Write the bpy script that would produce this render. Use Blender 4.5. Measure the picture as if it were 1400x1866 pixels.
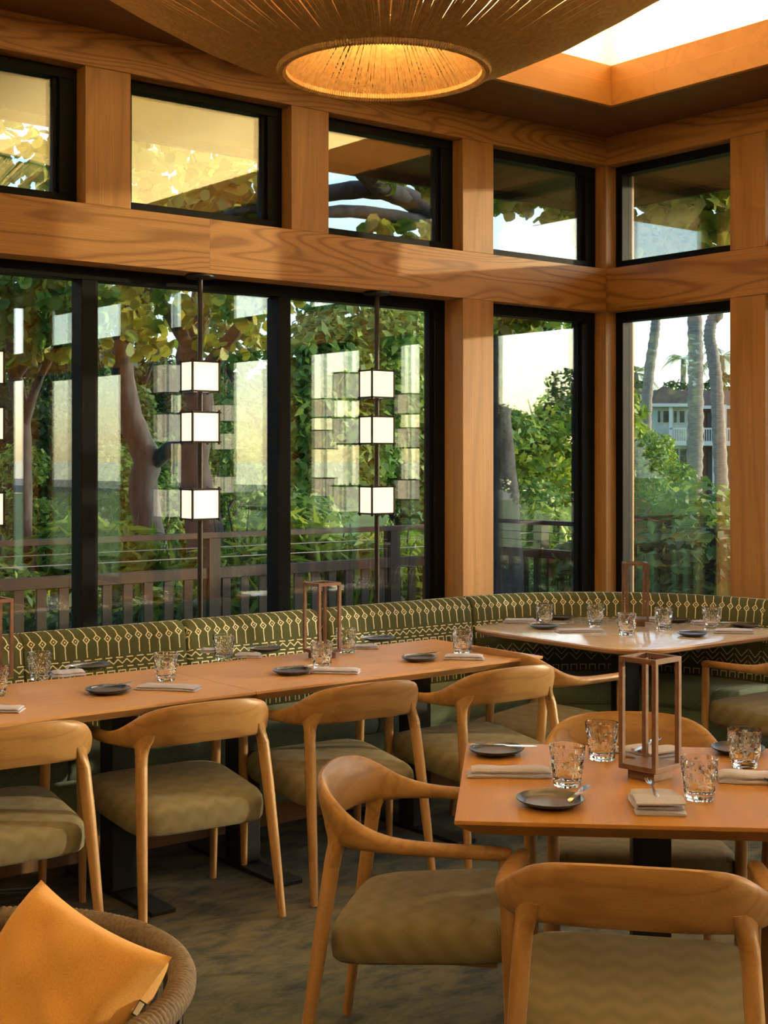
import bpy, math, random
import numpy as np
from mathutils import Vector, Matrix
PI = math.pi
R = math.radians
random.seed(7)
for _o in list(bpy.data.objects):
    bpy.data.objects.remove(_o, do_unlink=True)
scene = bpy.context.scene
COL = scene.collection

# ---------------------------------------------------------------- camera
# room axes: the long window wall runs along X, the other one along Y; the eye stands at the origin, 1.6 m up
TH = R(51.5)
CT, ST = math.cos(TH), math.sin(TH)
FPX, HOR, EYE = 2520.0, 838.0, 1.6
cam_d = bpy.data.cameras.new('camera')
cam_d.sensor_fit = 'HORIZONTAL'
cam_d.sensor_width = 36.0
cam_d.lens = 36.0 * FPX / 1400.0
cam_d.shift_y = -(933.0 - HOR) / 1400.0
cam_d.clip_start = 0.05
cam_d.clip_end = 3000
cam = bpy.data.objects.new('camera', cam_d)
COL.objects.link(cam)
cam.location = (0, 0, EYE)
cam.rotation_euler = (PI / 2, 0, TH - PI / 2)
scene.camera = cam

# ---------------------------------------------------------------- sky, sun, exposure
SUN_DIR = Vector((2.07, -1.0, 0.27)).normalized()      # towards the low sun over the sea
world = bpy.data.worlds.new('sky_world')
scene.world = world
world.use_nodes = True
wn = world.node_tree
wn.nodes.clear()
w_out = wn.nodes.new('ShaderNodeOutputWorld')
w_bg = wn.nodes.new('ShaderNodeBackground')
w_sky = wn.nodes.new('ShaderNodeTexSky')
w_sky.sky_type = 'NISHITA'
w_sky.sun_disc = False
w_sky.sun_elevation = R(24)
w_sky.sun_rotation = math.atan2(SUN_DIR.x, SUN_DIR.y)
w_sky.air_density = 0.9
w_sky.dust_density = 1.5
w_sky.ozone_density = 1.0
w_bg.inputs['Strength'].default_value = 0.34
wn.links.new(w_sky.outputs[0], w_bg.inputs['Color'])
wn.links.new(w_bg.outputs[0], w_out.inputs['Surface'])
sun_d = bpy.data.lights.new('sun', 'SUN')
sun_d.energy = 3.9
sun_d.angle = R(0.9)
sun_d.color = (1.0, 0.76, 0.46)
sun = bpy.data.objects.new('sun', sun_d)
COL.objects.link(sun)
sun.rotation_euler = SUN_DIR.to_track_quat('Z', 'Y').to_euler()
sun.location = SUN_DIR * 30

def area_light(name, loc, rot, sx, sy, power, color):
    d = bpy.data.lights.new(name, 'AREA')
    d.shape = 'RECTANGLE'
    d.size, d.size_y = sx, sy
    d.energy = power
    d.color = color
    o = bpy.data.objects.new(name, d)
    o.location = loc
    o.rotation_euler = rot
    COL.objects.link(o)
    return o
WARM = (1.0, 0.87, 0.66)
CX0, CX1, CY0, CY1 = -2.40, 5.61, -2.60, 5.08          # ceiling coffer
# LED strips lying on the ledge of the ceiling coffer, shining up
for nm, lc, sx, sy in (('cove_strip_light', ((CX0 + CX1) / 2, CY1 + .05, 3.70), CX1 - CX0, .06),
                       ('cove_strip_light', ((CX0 + CX1) / 2, CY0 - .05, 3.70), CX1 - CX0, .06),
                       ('cove_strip_light', (CX1 + .05, (CY0 + CY1) / 2, 3.70), .06, CY1 - CY0),
                       ('cove_strip_light', (CX0 - .05, (CY0 + CY1) / 2, 3.70), .06, CY1 - CY0)):
    area_light(nm, lc, (PI, 0, 0), sx, sy, 195.0, WARM)
scene.view_settings.view_transform = 'Standard'
scene.view_settings.look = 'None'
scene.view_settings.exposure = 0.62
scene.view_settings.gamma = 1.0
scene.view_settings.use_curve_mapping = False
scene.cycles.transparent_max_bounces = 20
scene.cycles.max_bounces = 12
scene.cycles.transmission_bounces = 10
scene.cycles.sample_clamp_indirect = 6.0

def at(px, py, z):
    """point of the horizontal plane at height z measured at a picture position"""
    D = FPX * (EYE - z) / (py - HOR)
    L = (px - 700.0) / FPX * D
    return (D * CT + L * ST, D * ST - L * CT)
def DL(L, D):
    return (D * CT + L * ST, D * ST - L * CT)
def atD(px, py, D):
    L = (px - 700.0) / FPX * D
    return Vector((D * CT + L * ST, D * ST - L * CT, EYE + (HOR - py) / FPX * D))

# ---------------------------------------------------------------- node helpers
class E:
    """a float socket with arithmetic"""
    nt = None
    def __init__(s, sock): s.s = sock
    @staticmethod
    def m(op, *a, clamp=False):
        n = E.nt.nodes.new('ShaderNodeMath')
        n.operation = op
        n.use_clamp = clamp
        for i, v in enumerate(a):
            if isinstance(v, E): E.nt.links.new(v.s, n.inputs[i])
            else: n.inputs[i].default_value = v
        return E(n.outputs[0])
    def __add__(s, o): return E.m('ADD', s, o)
    __radd__ = __add__
    def __sub__(s, o): return E.m('SUBTRACT', s, o)
    def __rsub__(s, o): return E.m('SUBTRACT', o, s)
    def __mul__(s, o): return E.m('MULTIPLY', s, o)
    __rmul__ = __mul__
    def __truediv__(s, o): return E.m('DIVIDE', s, o)
    def abs(s): return E.m('ABSOLUTE', s)
    def lt(s, o): return E.m('LESS_THAN', s, o)
    def gt(s, o): return E.m('GREATER_THAN', s, o)
    def sin(s): return E.m('SINE', s)
    def fract(s): return E.m('FRACT', s)
    def floor(s): return E.m('FLOOR', s)
    def mx(s, o): return E.m('MAXIMUM', s, o)
    def mn(s, o): return E.m('MINIMUM', s, o)
    def pw(s, o): return E.m('POWER', s, o)

MATS = {}
def new_mat(name):
    m = bpy.data.materials.new(name)
    m.use_nodes = True
    nt = m.node_tree
    E.nt = nt
    b = nt.nodes['Principled BSDF']
    MATS[name] = m
    return m, nt, b
def node(t, **kw):
    n = E.nt.nodes.new(t)
    for k, v in kw.items():
        if k in n.inputs: n.inputs[k].default_value = v
        else: setattr(n, k, v)
    return n
def link(a, b): E.nt.links.new(a.s if isinstance(a, E) else a, b)
def coords(kind='Object', scale=(1, 1, 1), loc=(0, 0, 0)):
    tc = node('ShaderNodeTexCoord')
    mp = node('ShaderNodeMapping')
    mp.inputs['Scale'].default_value = scale
    mp.inputs['Location'].default_value = loc
    link(tc.outputs[kind], mp.inputs['Vector'])
    return mp.outputs[0]
def noise(vec, scale, detail=3, rough=.5, dist=0.0):
    n = node('ShaderNodeTexNoise')
    n.inputs['Scale'].default_value = scale
    n.inputs['Detail'].default_value = detail
    n.inputs['Roughness'].default_value = rough
    n.inputs['Distortion'].default_value = dist
    link(vec, n.inputs['Vector'])
    return E(n.outputs['Fac'])
def ramp(fac, stops, interp='LINEAR'):
    n = node('ShaderNodeValToRGB')
    cr = n.color_ramp
    cr.interpolation = interp
    while len(cr.elements) > 1: cr.elements.remove(cr.elements[-1])
    cr.elements[0].position = stops[0][0]
    cr.elements[0].color = (*stops[0][1], 1)
    for p, c in stops[1:]:
        e = cr.elements.new(p)
        e.color = (*c, 1)
    link(fac, n.inputs['Fac'])
    return n.outputs['Color']
def mixc(fac, a, b, blend='MIX'):
    n = node('ShaderNodeMix', data_type='RGBA', blend_type=blend)
    if isinstance(fac, E): link(fac, n.inputs[0])
    else: n.inputs[0].default_value = fac
    for v, i in ((a, 6), (b, 7)):
        if isinstance(v, tuple): n.inputs[i].default_value = (*v, 1)
        else: link(v, n.inputs[i])
    return n.outputs[2]
def bump(h, b, strength=.3, dist=.002):
    n = node('ShaderNodeBump')
    n.inputs['Strength'].default_value = strength
    n.inputs['Distance'].default_value = dist
    link(h, n.inputs['Height'])
    link(n.outputs[0], b.inputs['Normal'])

def wood(name, light, dark, grain=(1, 9, 9), contour=26, rough=.38, fine=1.0, off=(0, 0, 0), lines=.8, spec=.4):
    """oak: contour lines of a stretched noise give the cathedral figure, a finer one the pores"""
    m, nt, b = new_mat(name)
    v = coords('Object', grain, off)
    big = noise(v, .55, 2, .45, .25)
    ln = (big * contour * 2 * PI).sin() * .5 + .5
    ln = ln.pw(3.0)
    vf = coords('Object', tuple((g * 1.0 if g == min(grain) else g * 9) for g in grain), off)
    pores = noise(vf, 3.0 * fine, 3, .6)
    tone = noise(v, .35, 2)
    c = mixc(tone, light, tuple(l * .8 + d * .2 for l, d in zip(light, dark)))
    c = mixc((ln * lines), c, dark)
    p = E.m('MULTIPLY_ADD', pores, 2.2, -.75, clamp=True)
    c2 = mixc((1.0 - p) * .45, c, dark)
    link(c2, b.inputs['Base Color'])
    b.inputs['Roughness'].default_value = rough
    b.inputs['Specular IOR Level'].default_value = spec
    bump(p, b, .12, .002)
    return m
def plain(name, col, rough=.5, metal=0.0, spec=.5):
    m, nt, b = new_mat(name)
    b.inputs['Base Color'].default_value = (*col, 1)
    b.inputs['Roughness'].default_value = rough
    b.inputs['Metallic'].default_value = metal
    b.inputs['Specular IOR Level'].default_value = spec
    return m
def mottled(name, c1, c2, scale=8, rough=.8, metal=0.0, bstr=0.0, kind='Object', sc=(1, 1, 1), spec=.3):
    m, nt, b = new_mat(name)
    v = coords(kind, sc)
    n = noise(v, scale, 4, .6)
    link(ramp(n, [(.3, c1), (.7, c2)]), b.inputs['Base Color'])
    b.inputs['Roughness'].default_value = rough
    b.inputs['Metallic'].default_value = metal
    b.inputs['Specular IOR Level'].default_value = spec
    if bstr: bump(n, b, bstr, .004)
    return m
def leaf_mat(name, stops, trans=.35, rough=.45):
    m, nt, b = new_mat(name)
    g = node('ShaderNodeNewGeometry')
    c = ramp(E(g.outputs['Random Per Island']), stops)
    b.inputs['Roughness'].default_value = rough
    b.inputs['Specular IOR Level'].default_value = .35
    link(c, b.inputs['Base Color'])
    t = node('ShaderNodeBsdfTranslucent')
    link(c, t.inputs['Color'])
    mx = node('ShaderNodeMixShader')
    mx.inputs[0].default_value = trans
    link(b.outputs[0], mx.inputs[1])
    link(t.outputs[0], mx.inputs[2])
    link(mx.outputs[0], nt.nodes['Material Output'].inputs['Surface'])
    return m
def pane_mat(name, r0, tint):
    """clear window glass: Schlick reflection over a clear pane"""
    m, nt, b = new_mat(name)
    lw = node('ShaderNodeLayerWeight')
    lw.inputs['Blend'].default_value = .5
    f = E(lw.outputs['Facing']).pw(5.0) * (1 - r0) + r0
    t = node('ShaderNodeBsdfTransparent')
    t.inputs['Color'].default_value = (*tint, 1)
    g = node('ShaderNodeBsdfGlossy')
    g.inputs['Roughness'].default_value = 0.0
    g.inputs['Color'].default_value = (.96, 1.0, .98, 1)
    mx = node('ShaderNodeMixShader')
    link(f, mx.inputs[0])
    link(t.outputs[0], mx.inputs[1])
    link(g.outputs[0], mx.inputs[2])
    link(mx.outputs[0], nt.nodes['Material Output'].inputs['Surface'])
    return m
def emit_mat(name, col, strength, base=(.9, .88, .82)):
    m, nt, b = new_mat(name)
    b.inputs['Base Color'].default_value = (*base, 1)
    b.inputs['Roughness'].default_value = .7
    b.inputs['Emission Color'].default_value = (*col, 1)
    b.inputs['Emission Strength'].default_value = strength
    return m

# ---------------------------------------------------------------- materials
OAK_L, OAK_D = (.50, .262, .082), (.21, .088, .022)
wood('oak_beam_x', OAK_L, OAK_D, (.9, 7, 7), 22, .4)
wood('oak_beam_x2', (.53, .28, .09), (.24, .10, .026), (.9, 7, 7), 22, .4, off=(3, 5, 2))
wood('oak_beam_y', OAK_L, OAK_D, (7, .9, 7), 12, .4, off=(1, 2, 3))
wood('oak_post', OAK_L, OAK_D, (8, 8, .8), 6, .4, lines=.35)
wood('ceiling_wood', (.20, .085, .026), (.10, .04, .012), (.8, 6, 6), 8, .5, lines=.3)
wood('coffer_wood', (.56, .25, .06), (.36, .14, .03), (.9, 6, 6), 6, .45, lines=.3)
wood('wall_wood', (.42, .19, .055), (.2, .08, .02), (6, 6, .8), 6, .5, lines=.35)
wood('chair_wood', (.43, .25, .095), (.25, .125, .042), (2.5, 16, 16), 7, .36, lines=.62)
wood('chair_leg_wood', (.47, .28, .12), (.28, .145, .055), (22, 22, 1.5), 5, .42, lines=.6)
wood('table_wood', (.55, .305, .125), (.42, .215, .08), (1.2, 16, 16), 5, .42, lines=.3)
wood('table_wood_near', (.48, .24, .062), (.36, .165, .04), (14, 1.2, 14), 5, .4, lines=.3)
wood('table_edge_wood', (.36, .15, .04), (.24, .085, .02), (1.2, 14, 14), 4, .4, lines=.3)
wood('pale_table_edge', (.42, .24, .13), (.34, .19, .10), (3, 3, 14), 4, .35, lines=.3)
wood('rail_wood', (.048, .030, .022), (.028, .016, .012), (3, 3, 3), 4, .6, lines=.3)
wood('plinth_wood', (.30, .16, .08), (.2, .1, .045), (1, 8, 8), 4, .5, lines=.3)
mottled('stone_top', (.58, .47, .39), (.68, .57, .48), 26, .14, spec=.6)
plain('black_frame', (.005, .006, .008), .5, spec=.10)
plain('black_steel', (.010, .010, .011), .42, spec=.4)
plain('dark_bronze', (.035, .03, .028), .4, .6)
mottled('lantern_metal', (.15, .085, .066), (.20, .115, .09), 40, .45, .15)
plain('steel', (.78, .78, .78), .18, 1.0)
plain('cable_steel', (.45, .43, .42), .35, .8)
mottled('plate_glaze', (.018, .020, .026), (.055, .058, .07), 30, .3, spec=.55)
mottled('plate_inside', (.06, .045, .038), (.15, .10, .075), 22, .35, spec=.55)
def cloth(name, c1, c2, fr=420, rough=.9):
    m, nt, b = new_mat(name)
    v = coords('Object')
    n = noise(v, fr, 2, .6)
    n2 = noise(v, 9, 3)
    link(mixc(n2 * .5, ramp(n, [(.35, c1), (.65, c2)]), c1), b.inputs['Base Color'])
    b.inputs['Roughness'].default_value = rough
    b.inputs['Specular IOR Level'].default_value = .15
    b.inputs['Sheen Weight'].default_value = .15
    bump(n, b, .35, .001)
    return m
cloth('napkin_cloth', (.36, .37, .54), (.52, .52, .70))
cloth('pillow_cloth', (.50, .26, .075), (.60, .33, .10), 260)
cloth('seat_green', (.13, .185, .135), (.21, .27, .20), 160)
cloth('cushion_grey', (.16, .15, .13), (.24, .22, .19), 200)
plain('tag_dark', (.012, .012, .012), .6)
plain('tag_white', (.6, .65, .7), .6)
pane_mat('window_glass', .092, (.955, .975, .965))
def glassware():
    m, nt, b = new_mat('tumbler_glass')
    b.inputs['Base Color'].default_value = (1, 1, 1, 1)
    b.inputs['Roughness'].default_value = .0
    b.inputs['Transmission Weight'].default_value = 1.0
    b.inputs['IOR'].default_value = 1.5
    return m
glassware()
plain('etched_glass', (.82, .84, .86), .45, spec=.6)
emit_mat('lamp_paper', (1.0, .80, .60), .72, (.85, .8, .7))
emit_mat('bulb_glow', (1.0, .62, .25), 7.0)
mottled('coffer_plaster', (.80, .66, .36), (.83, .69, .39), 3, .9)
mottled('rope_jute', (.42, .27, .11), (.60, .41, .19), 60, .85, sc=(1, 1, 1))
mottled('rope_weave', (.105, .078, .058), (.19, .145, .11), 130, .8, bstr=.4)
mottled('strap_dark', (.035, .028, .024), (.06, .048, .04), 90, .8)

def carpet():
    m, nt, b = new_mat('carpet')
    v = coords('Object', (1, 1, 1))
    mp = node('ShaderNodeMapping')
    mp.inputs['Rotation'].default_value = (0, 0, R(35))
    mp.inputs['Scale'].default_value = (2.6, 5.2, 1)
    link(v, mp.inputs['Vector'])
    a = noise(mp.outputs[0], 2.0, 6, .70, .25)
    c = noise(v, .55, 3, .55, .3)
    f = noise(v, 350, 2)
    col = ramp(a, [(.34, (0.051, 0.057, 0.063)), (.46, (0.107, 0.104, 0.090)), (.55, (0.168, 0.145, 0.102)), (.68, (0.204, 0.158, 0.107))])
    col2 = ramp(a, [(.36, (0.046, 0.066, 0.090)), (.48, (0.090, 0.117, 0.128)), (.60, (0.133, 0.153, 0.133)), (.70, (0.163, 0.158, 0.122))])
    cc = mixc(E.m('MULTIPLY_ADD', c, 4.0, -1.6, clamp=True), col2, col)
    link(mixc(f * .35, cc, (0.031, 0.031, 0.031)), b.inputs['Base Color'])
    b.inputs['Roughness'].default_value = .95
    b.inputs['Specular IOR Level'].default_value = .1
    bump(f, b, .4, .003)
carpet()
def seat_weave():
    """woven olive seat cloth with a zigzag twill"""
    m, nt, b = new_mat('seat_weave')
    tc = node('ShaderNodeTexCoord')
    sp = node('ShaderNodeSeparateXYZ')
    link(tc.outputs['Object'], sp.inputs[0])
    x, y, z = (E(o) for o in sp.outputs)
    zig = ((x * 11.0).fract() - .5).abs() * .085
    w = ((y + z + zig) * 1250.0).sin() * .5 + .5
    band = ((y + z + zig) * 75.0).sin() * .5 + .5
    n = noise(tc.outputs['Object'], 300, 2)
    n2 = noise(tc.outputs['Object'], 7, 2)
    base = mixc(n2, (.205, .176, .092), (.235, .190, .110))
    c = mixc(w * .85, base, (.108, .102, .060))
    c = mixc(band * .42, c, (.265, .225, .155))
    c = mixc(n * .3, c, (.105, .105, .065))
    link(c, b.inputs['Base Color'])
    b.inputs['Roughness'].default_value = .92
    b.inputs['Specular IOR Level'].default_value = .12
    b.inputs['Sheen Weight'].default_value = .1
    bump(w, b, .4, .0015)
seat_weave()
def banquette_pattern():
    """green cloth with stitched off-white diamonds on stems, dashes, zigzags and chevrons; u runs along, v down, in metres"""
    m, nt, b = new_mat('banquette_pattern')
    uv = node('ShaderNodeUVMap')
    uv.uv_map = 'UVMap'
    sp = node('ShaderNodeSeparateXYZ')
    link(uv.outputs[0], sp.inputs[0])
    u0, v0 = E(sp.outputs[0]), E(sp.outputs[1]) - .10
    cmb = node('ShaderNodeCombineXYZ')
    link(u0, cmb.inputs[0]); link(v0, cmb.inputs[1])
    wob = noise(cmb.outputs[0], 22, 2) - .5
    wob2 = noise(cmb.outputs[0], 31, 2) - .5
    P = .050
    cell = (u0 / P).floor()
    jn = node('ShaderNodeTexWhiteNoise', noise_dimensions='1D')
    link(cell, jn.inputs['W'])
    jit = (E(jn.outputs['Value']) - .5)
    v = v0 + wob * .008 + jit * .012
    u = ((u0 + wob2 * .007) / P).fract() - .5
    um = u * P
    W = .0024
    def rng(q, a, bb): return q.gt(a) * q.lt(bb)
    d = um.abs() + (v - .098).abs() * .95
    diamond = (d - .0155).abs().lt(W * 1.25)
    dot = d.lt(.0042)
    top = (um + (.082 - v) * .30 - .0).abs().lt(W) * rng(v, .018, .083)
    stem = um.abs().lt(W) * rng(v, .113, .172)
    edge = (v0 - .016 + wob * .02).abs().lt(W) * (u.gt(-.36))
    dash1 = ((v0 + wob * .008) - .184).abs().lt(W) * u.abs().lt(.33)
    tri = (((u0 + wob * .006) / (P * .86)).fract() - .5).abs()
    zig = ((v0 + wob * .006) - .193 - tri * .036).abs().lt(W * 1.25)
    dash2 = ((v0 + wob * .01) - .224).abs().lt(W) * u.abs().lt(.30)
    # square meander
    P2 = .052
    um2 = (((u0 / P2).fract()) - .5) * P2
    box = (um2.abs()).mx((v0 - .258).abs() * .9)
    mea = (box - .0165).abs().lt(W) * (v0.lt(.268))
    # chevrons, three rows
    P3 = .088
    t3 = ((((u0 + wob * .004) / P3).fract()) - .5).abs() * P3
    ch = (v0 - .292 - t3 * .95)
    chev = ((((ch + wob * .006) / .030).fract() - .5) * .030).abs().lt(W * 1.2) * rng(ch, .0, .09) * t3.gt(.004)
    P4 = .055
    um4 = (((u0 / P4).fract()) - .5) * P4
    box4 = um4.abs().mx((v0 - .452).abs())
    arch = (box4 - .017).abs().lt(W) * v0.lt(.464)
    mask = diamond.mx(dot).mx(top).mx(stem).mx(edge).mx(dash1).mx(zig).mx(dash2).mx(mea).mx(chev).mx(arch)
    n = noise(cmb.outputs[0], 500, 2)
    n2 = noise(cmb.outputs[0], 6, 3)
    green = mixc(n2, (.082, .098, .046), (.11, .122, .06))
    green = mixc(n * .5, green, (.05, .055, .025))
    c = mixc(mask, green, (.78, .76, .62))
    link(c, b.inputs['Base Color'])
    b.inputs['Roughness'].default_value = .92
    b.inputs['Specular IOR Level'].default_value = .12
    bump(mask + n * .4, b, .5, .002)
banquette_pattern()
# outdoors
mottled('lawn_grass', (.10, .17, .022), (.17, .26, .04), 1.2, .9)
mottled('deck_boards', (.10, .065, .045), (.15, .1, .07), 6, .7, sc=(1, 8, 1))
mottled('bark_grey', (.028, .030, .034), (.085, .088, .096), 9, .9, bstr=.8, sc=(2, 2, .6))
mottled('bark_palm', (.16, .145, .13), (.32, .30, .28), 5, .9, bstr=.6, sc=(1, 1, 6))
mottled('sea_water', (.05, .10, .13), (.07, .14, .17), .15, .12)
mottled('sand', (.5, .42, .3), (.55, .46, .34), .5, .9)
mottled('roof_shingle', (.045, .030, .026), (.10, .066, .055), 3.0, .8, sc=(1, 1, 3))
plain('house_white', (.62, .66, .64), .7)
plain('house_wall', (.48, .53, .50), .8)
plain('house_dark', (.03, .034, .036), .3)
plain('house_brown', (.12, .06, .045), .7)
mottled('tan_wall', (.40, .31, .19), (.46, .36, .23), 2, .85)
plain('lounger_white', (.75, .76, .75), .6)
leaf_mat('leaf_seagrape', [(0, (.11, .19, .030)), (.45, (.22, .31, .045)), (.75, (.40, .44, .060)), (.95, (.46, .44, .07)), (1, (.40, .26, .05))])
leaf_mat('leaf_bright', [(0, (.10, .20, .025)), (.5, (.22, .36, .04)), (1, (.48, .56, .07))])
leaf_mat('leaf_green', [(0, (.075, .17, .040)), (.5, (.15, .29, .062)), (1, (.33, .46, .09))])
leaf_mat('leaf_dark', [(0, (.022, .054, .020)), (.6, (.056, .12, .036)), (1, (.17, .26, .07))])
leaf_mat('leaf_red', [(0, (.03, .06, .018)), (.45, (.085, .12, .03)), (.7, (.20, .09, .05)), (1, (.42, .08, .06))])
leaf_mat('leaf_palm', [(0, (.10, .17, .035)), (1, (.30, .37, .09))], .25)

# ---------------------------------------------------------------- mesh helpers
class MB:
    def __init__(s): s.v = []; s.f = []; s.uv = None
    def add(s, vs, fs):
        o = len(s.v)
        s.v.extend([tuple(p) for p in vs])
        s.f.extend([tuple(i + o for i in f) for f in fs])
        return s
    def box(s, x0, x1, y0, y1, z0, z1):
        return s.add([(x0, y0, z0), (x1, y0, z0), (x1, y1, z0), (x0, y1, z0), (x0, y0, z1), (x1, y0, z1), (x1, y1, z1), (x0, y1, z1)],
                     [(0, 3, 2, 1), (4, 5, 6, 7), (0, 1, 5, 4), (1, 2, 6, 5), (2, 3, 7, 6), (3, 0, 4, 7)])
    def loft(s, rings, cap=True, loop=False):
        n = len(rings[0])
        vs = [p for r in rings for p in r]
        fs = []
        m = len(rings)
        for i in range(m if loop else m - 1):
            a, b = i * n, ((i + 1) % m) * n
            for j in range(n):
                k = (j + 1) % n
                fs.append((a + j, a + k, b + k, b + j))
        if cap and not loop:
            fs.append(tuple(range(n - 1, -1, -1)))
            fs.append(tuple((m - 1) * n + j for j in range(n)))
        return s.add(vs, fs)
    def tube(s, pts, rad, n=8, cap=True, loop=False, up=(0, 0, 1)):
        pts = [Vector(p) for p in pts]
        if not hasattr(rad, '__len__'): rad = [rad] * len(pts)
        rings = []
        prev = None
        m = len(pts)
        for i, p in enumerate(pts):
            if loop: t = pts[(i + 1) % m] - pts[i - 1]
            else: t = pts[min(i + 1, m - 1)] - pts[max(i - 1, 0)]
            t.normalize()
            if prev is None:
                u = Vector(up)
                if abs(u.dot(t)) > .95: u = Vector((1, 0, 0))
                a = u.cross(t).normalized()
            else:
                a = (prev - t * prev.dot(t)).normalized()
            prev = a
            b = t.cross(a)
            r = rad[i]
            rings.append([p + (a * math.cos(2 * PI * k / n) + b * math.sin(2 * PI * k / n)) * r for k in range(n)])
        return s.loft(rings, cap, loop)
    def lathe(s, prof, n=24, c=(0, 0), close=False):
        rings = [[(c[0] + r * math.cos(2 * PI * k / n), c[1] + r * math.sin(2 * PI * k / n), z) for k in range(n)] for r, z in prof]
        return s.loft(rings, not close, close)
    def mesh(s, name, smooth=None):
        me = bpy.data.meshes.new(name)
        me.from_pydata(s.v, [], s.f)
        if s.uv:
            ul = me.uv_layers.new(name='UVMap')
            for lp in me.loops:
                ul.data[lp.index].uv = s.uv[lp.vertex_index]
        if smooth is not None:
            me.polygons.foreach_set('use_smooth', [True] * len(me.polygons))
            me.set_sharp_from_angle(angle=R(smooth))
        me.update()
        return me
    def build(s, name, mat, parent=None, smooth=None, bev=0.0, **tags):
        return mk(name, s.mesh(name, smooth), mat, parent, bev, **tags)
def tag(o, label=None, cat=None, group=None, kind=None):
    if label: o['label'] = label
    if cat: o['category'] = cat
    if group: o['group'] = group
    if kind: o['kind'] = kind
    return o
def mk(name, me, mat, parent=None, bev=0.0, label=None, cat=None, group=None, kind=None):
    if mat and not me.materials: me.materials.append(MATS[mat])
    o = bpy.data.objects.new(name, me)
    COL.objects.link(o)
    if parent: o.parent = parent
    if bev:
        b = o.modifiers.new('bevel', 'BEVEL')
        b.width = bev
        b.segments = 2
        b.limit_method = 'ANGLE'
        b.angle_limit = R(35)
    return tag(o, label, cat, group, kind)
def empty(name, loc=(0, 0, 0), rz=0.0, label=None, cat=None, group=None, kind=None):
    o = bpy.data.objects.new(name, None)
    o.empty_display_size = .1
    COL.objects.link(o)
    o.location = loc
    o.rotation_euler = (0, 0, rz)
    return tag(o, label, cat, group, kind)
def copy_tree(o, parent=None):
    c = o.copy()
    COL.objects.link(c)
    c.parent = parent
    for ch in o.children: copy_tree(ch, c)
    return c
def boxo(name, b, mat, parent=None, bev=0.0, **k):
    return MB().box(*b).build(name, mat, parent, None, bev, **k)

# ---------------------------------------------------------------- the room
YF, XF = 5.62, 6.16            # inner faces of the two window walls
ZB0, ZB1 = 2.48, 2.737         # cross beam
ZH0, ZH1 = 3.35, 3.52          # header beam up to the ceiling
XL, YB = -3.0, -3.2            # far sides of the room behind the eye
boxo('floor', (XL, XF + .3, YB, YF + .3, -.12, 0), 'carpet', kind='structure')

wl = MB().box(XL, XF + .02, YF + .02, YF + .24, 0, .42).build('wall_left', 'wall_wood', kind='structure')
boxo('header_beam', (XL, XF, YF, YF + .25, ZH0, ZH1), 'oak_beam_x', wl, .004)
boxo('cross_beam', (XL, 3.42, YF, YF + .25, ZB0, ZB1), 'oak_beam_x', wl, .0008)
boxo('cross_beam', (3.4205, XF, YF, YF + .25, ZB0, ZB1), 'oak_beam_x2', wl, .0008)
UP = [(.54, .766), (1.66, 1.886), (2.78, 3.005), (3.889, 4.117), (5.02, 5.248)]
for a, b in UP:
    boxo('post', (a, b, YF + .002, YF + .25, ZB1, ZH0), 'oak_post', wl, .003)
boxo('post', (5.02, 5.248, YF + .002, YF + .25, .42, ZB0), 'oak_post', wl, .003)
boxo('post', (.3, .53, YF + .002, YF + .25, .42, ZB0), 'oak_post', wl, .003)
boxo('corner_post', (XF, XF + .25, YF, YF + .25, .0, ZH1), 'oak_post', wl, .003)
boxo('wall_board', (XL, .3, YF + .004, YF + .2, .42, ZB0), 'wall_wood', wl)
boxo('wall_board', (XL, .54, YF + .004, YF + .2, ZB1, ZH0), 'wall_wood', wl)

wr = MB().box(XF + .02, XF + .24, YB, YF, 0, .42).build('wall_right', 'wall_wood', kind='structure')
boxo('header_beam', (XF, XF + .25, YB, YF - .001, ZH0, ZH1), 'oak_beam_y', wr, .004)
boxo('cross_beam', (XF, XF + .25, YB, YF - .001, ZB0, ZB1), 'oak_beam_y', wr, .003)
RP = [(4.49, 4.72), (3.57, 3.80), (2.44, 2.67), (1.00, 1.52), (-.12, .40), (-2.31, -2.08)]
for a, b in RP:
    boxo('post', (XF + .002, XF + .25, a, b, ZB1, ZH0), 'oak_post', wr, .003)
    boxo('post', (XF + .002, XF + .25, a, b, .42, ZB0), 'oak_post', wr, .003)
for nm, b in (('wall_back', (XL, XF + .3, YB - .15, YB, -.1, 3.6)), ('wall_side', (XL - .15, XL, YB - .15, YF + .25, -.1, 3.6))):
    boxo(nm, b, 'wall_wood', kind='structure')

# ceiling: flat boards around a raised, softly lit coffer
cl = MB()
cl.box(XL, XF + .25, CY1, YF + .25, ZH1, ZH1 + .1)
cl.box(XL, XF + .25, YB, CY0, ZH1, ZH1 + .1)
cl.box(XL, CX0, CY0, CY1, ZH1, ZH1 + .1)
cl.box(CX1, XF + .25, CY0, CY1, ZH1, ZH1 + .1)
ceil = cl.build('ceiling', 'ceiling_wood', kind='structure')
def frame_ring(x0, x1, y0, y1, w, z0, z1):
    m = MB()
    m.box(x0 - w, x1 + w, y1, y1 + w, z0, z1)
    m.box(x0 - w, x1 + w, y0 - w, y0, z0, z1)
    m.box(x0 - w, x0, y0, y1, z0, z1)
    m.box(x1, x1 + w, y0, y1, z0, z1)
    return m
frame_ring(CX0 + .012, CX1 - .012, CY0 + .012, CY1 - .012, .03, ZH1 - .012, ZH1 + .115).build('coffer_fascia', 'coffer_wood', ceil, bev=.002)
frame_ring(CX0 - .012, CX1 + .012, CY0 - .012, CY1 + .012, .025, ZH1 + .10, ZH1 + .215).build('coffer_ledge', 'coffer_wood', ceil, bev=.002)
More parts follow.
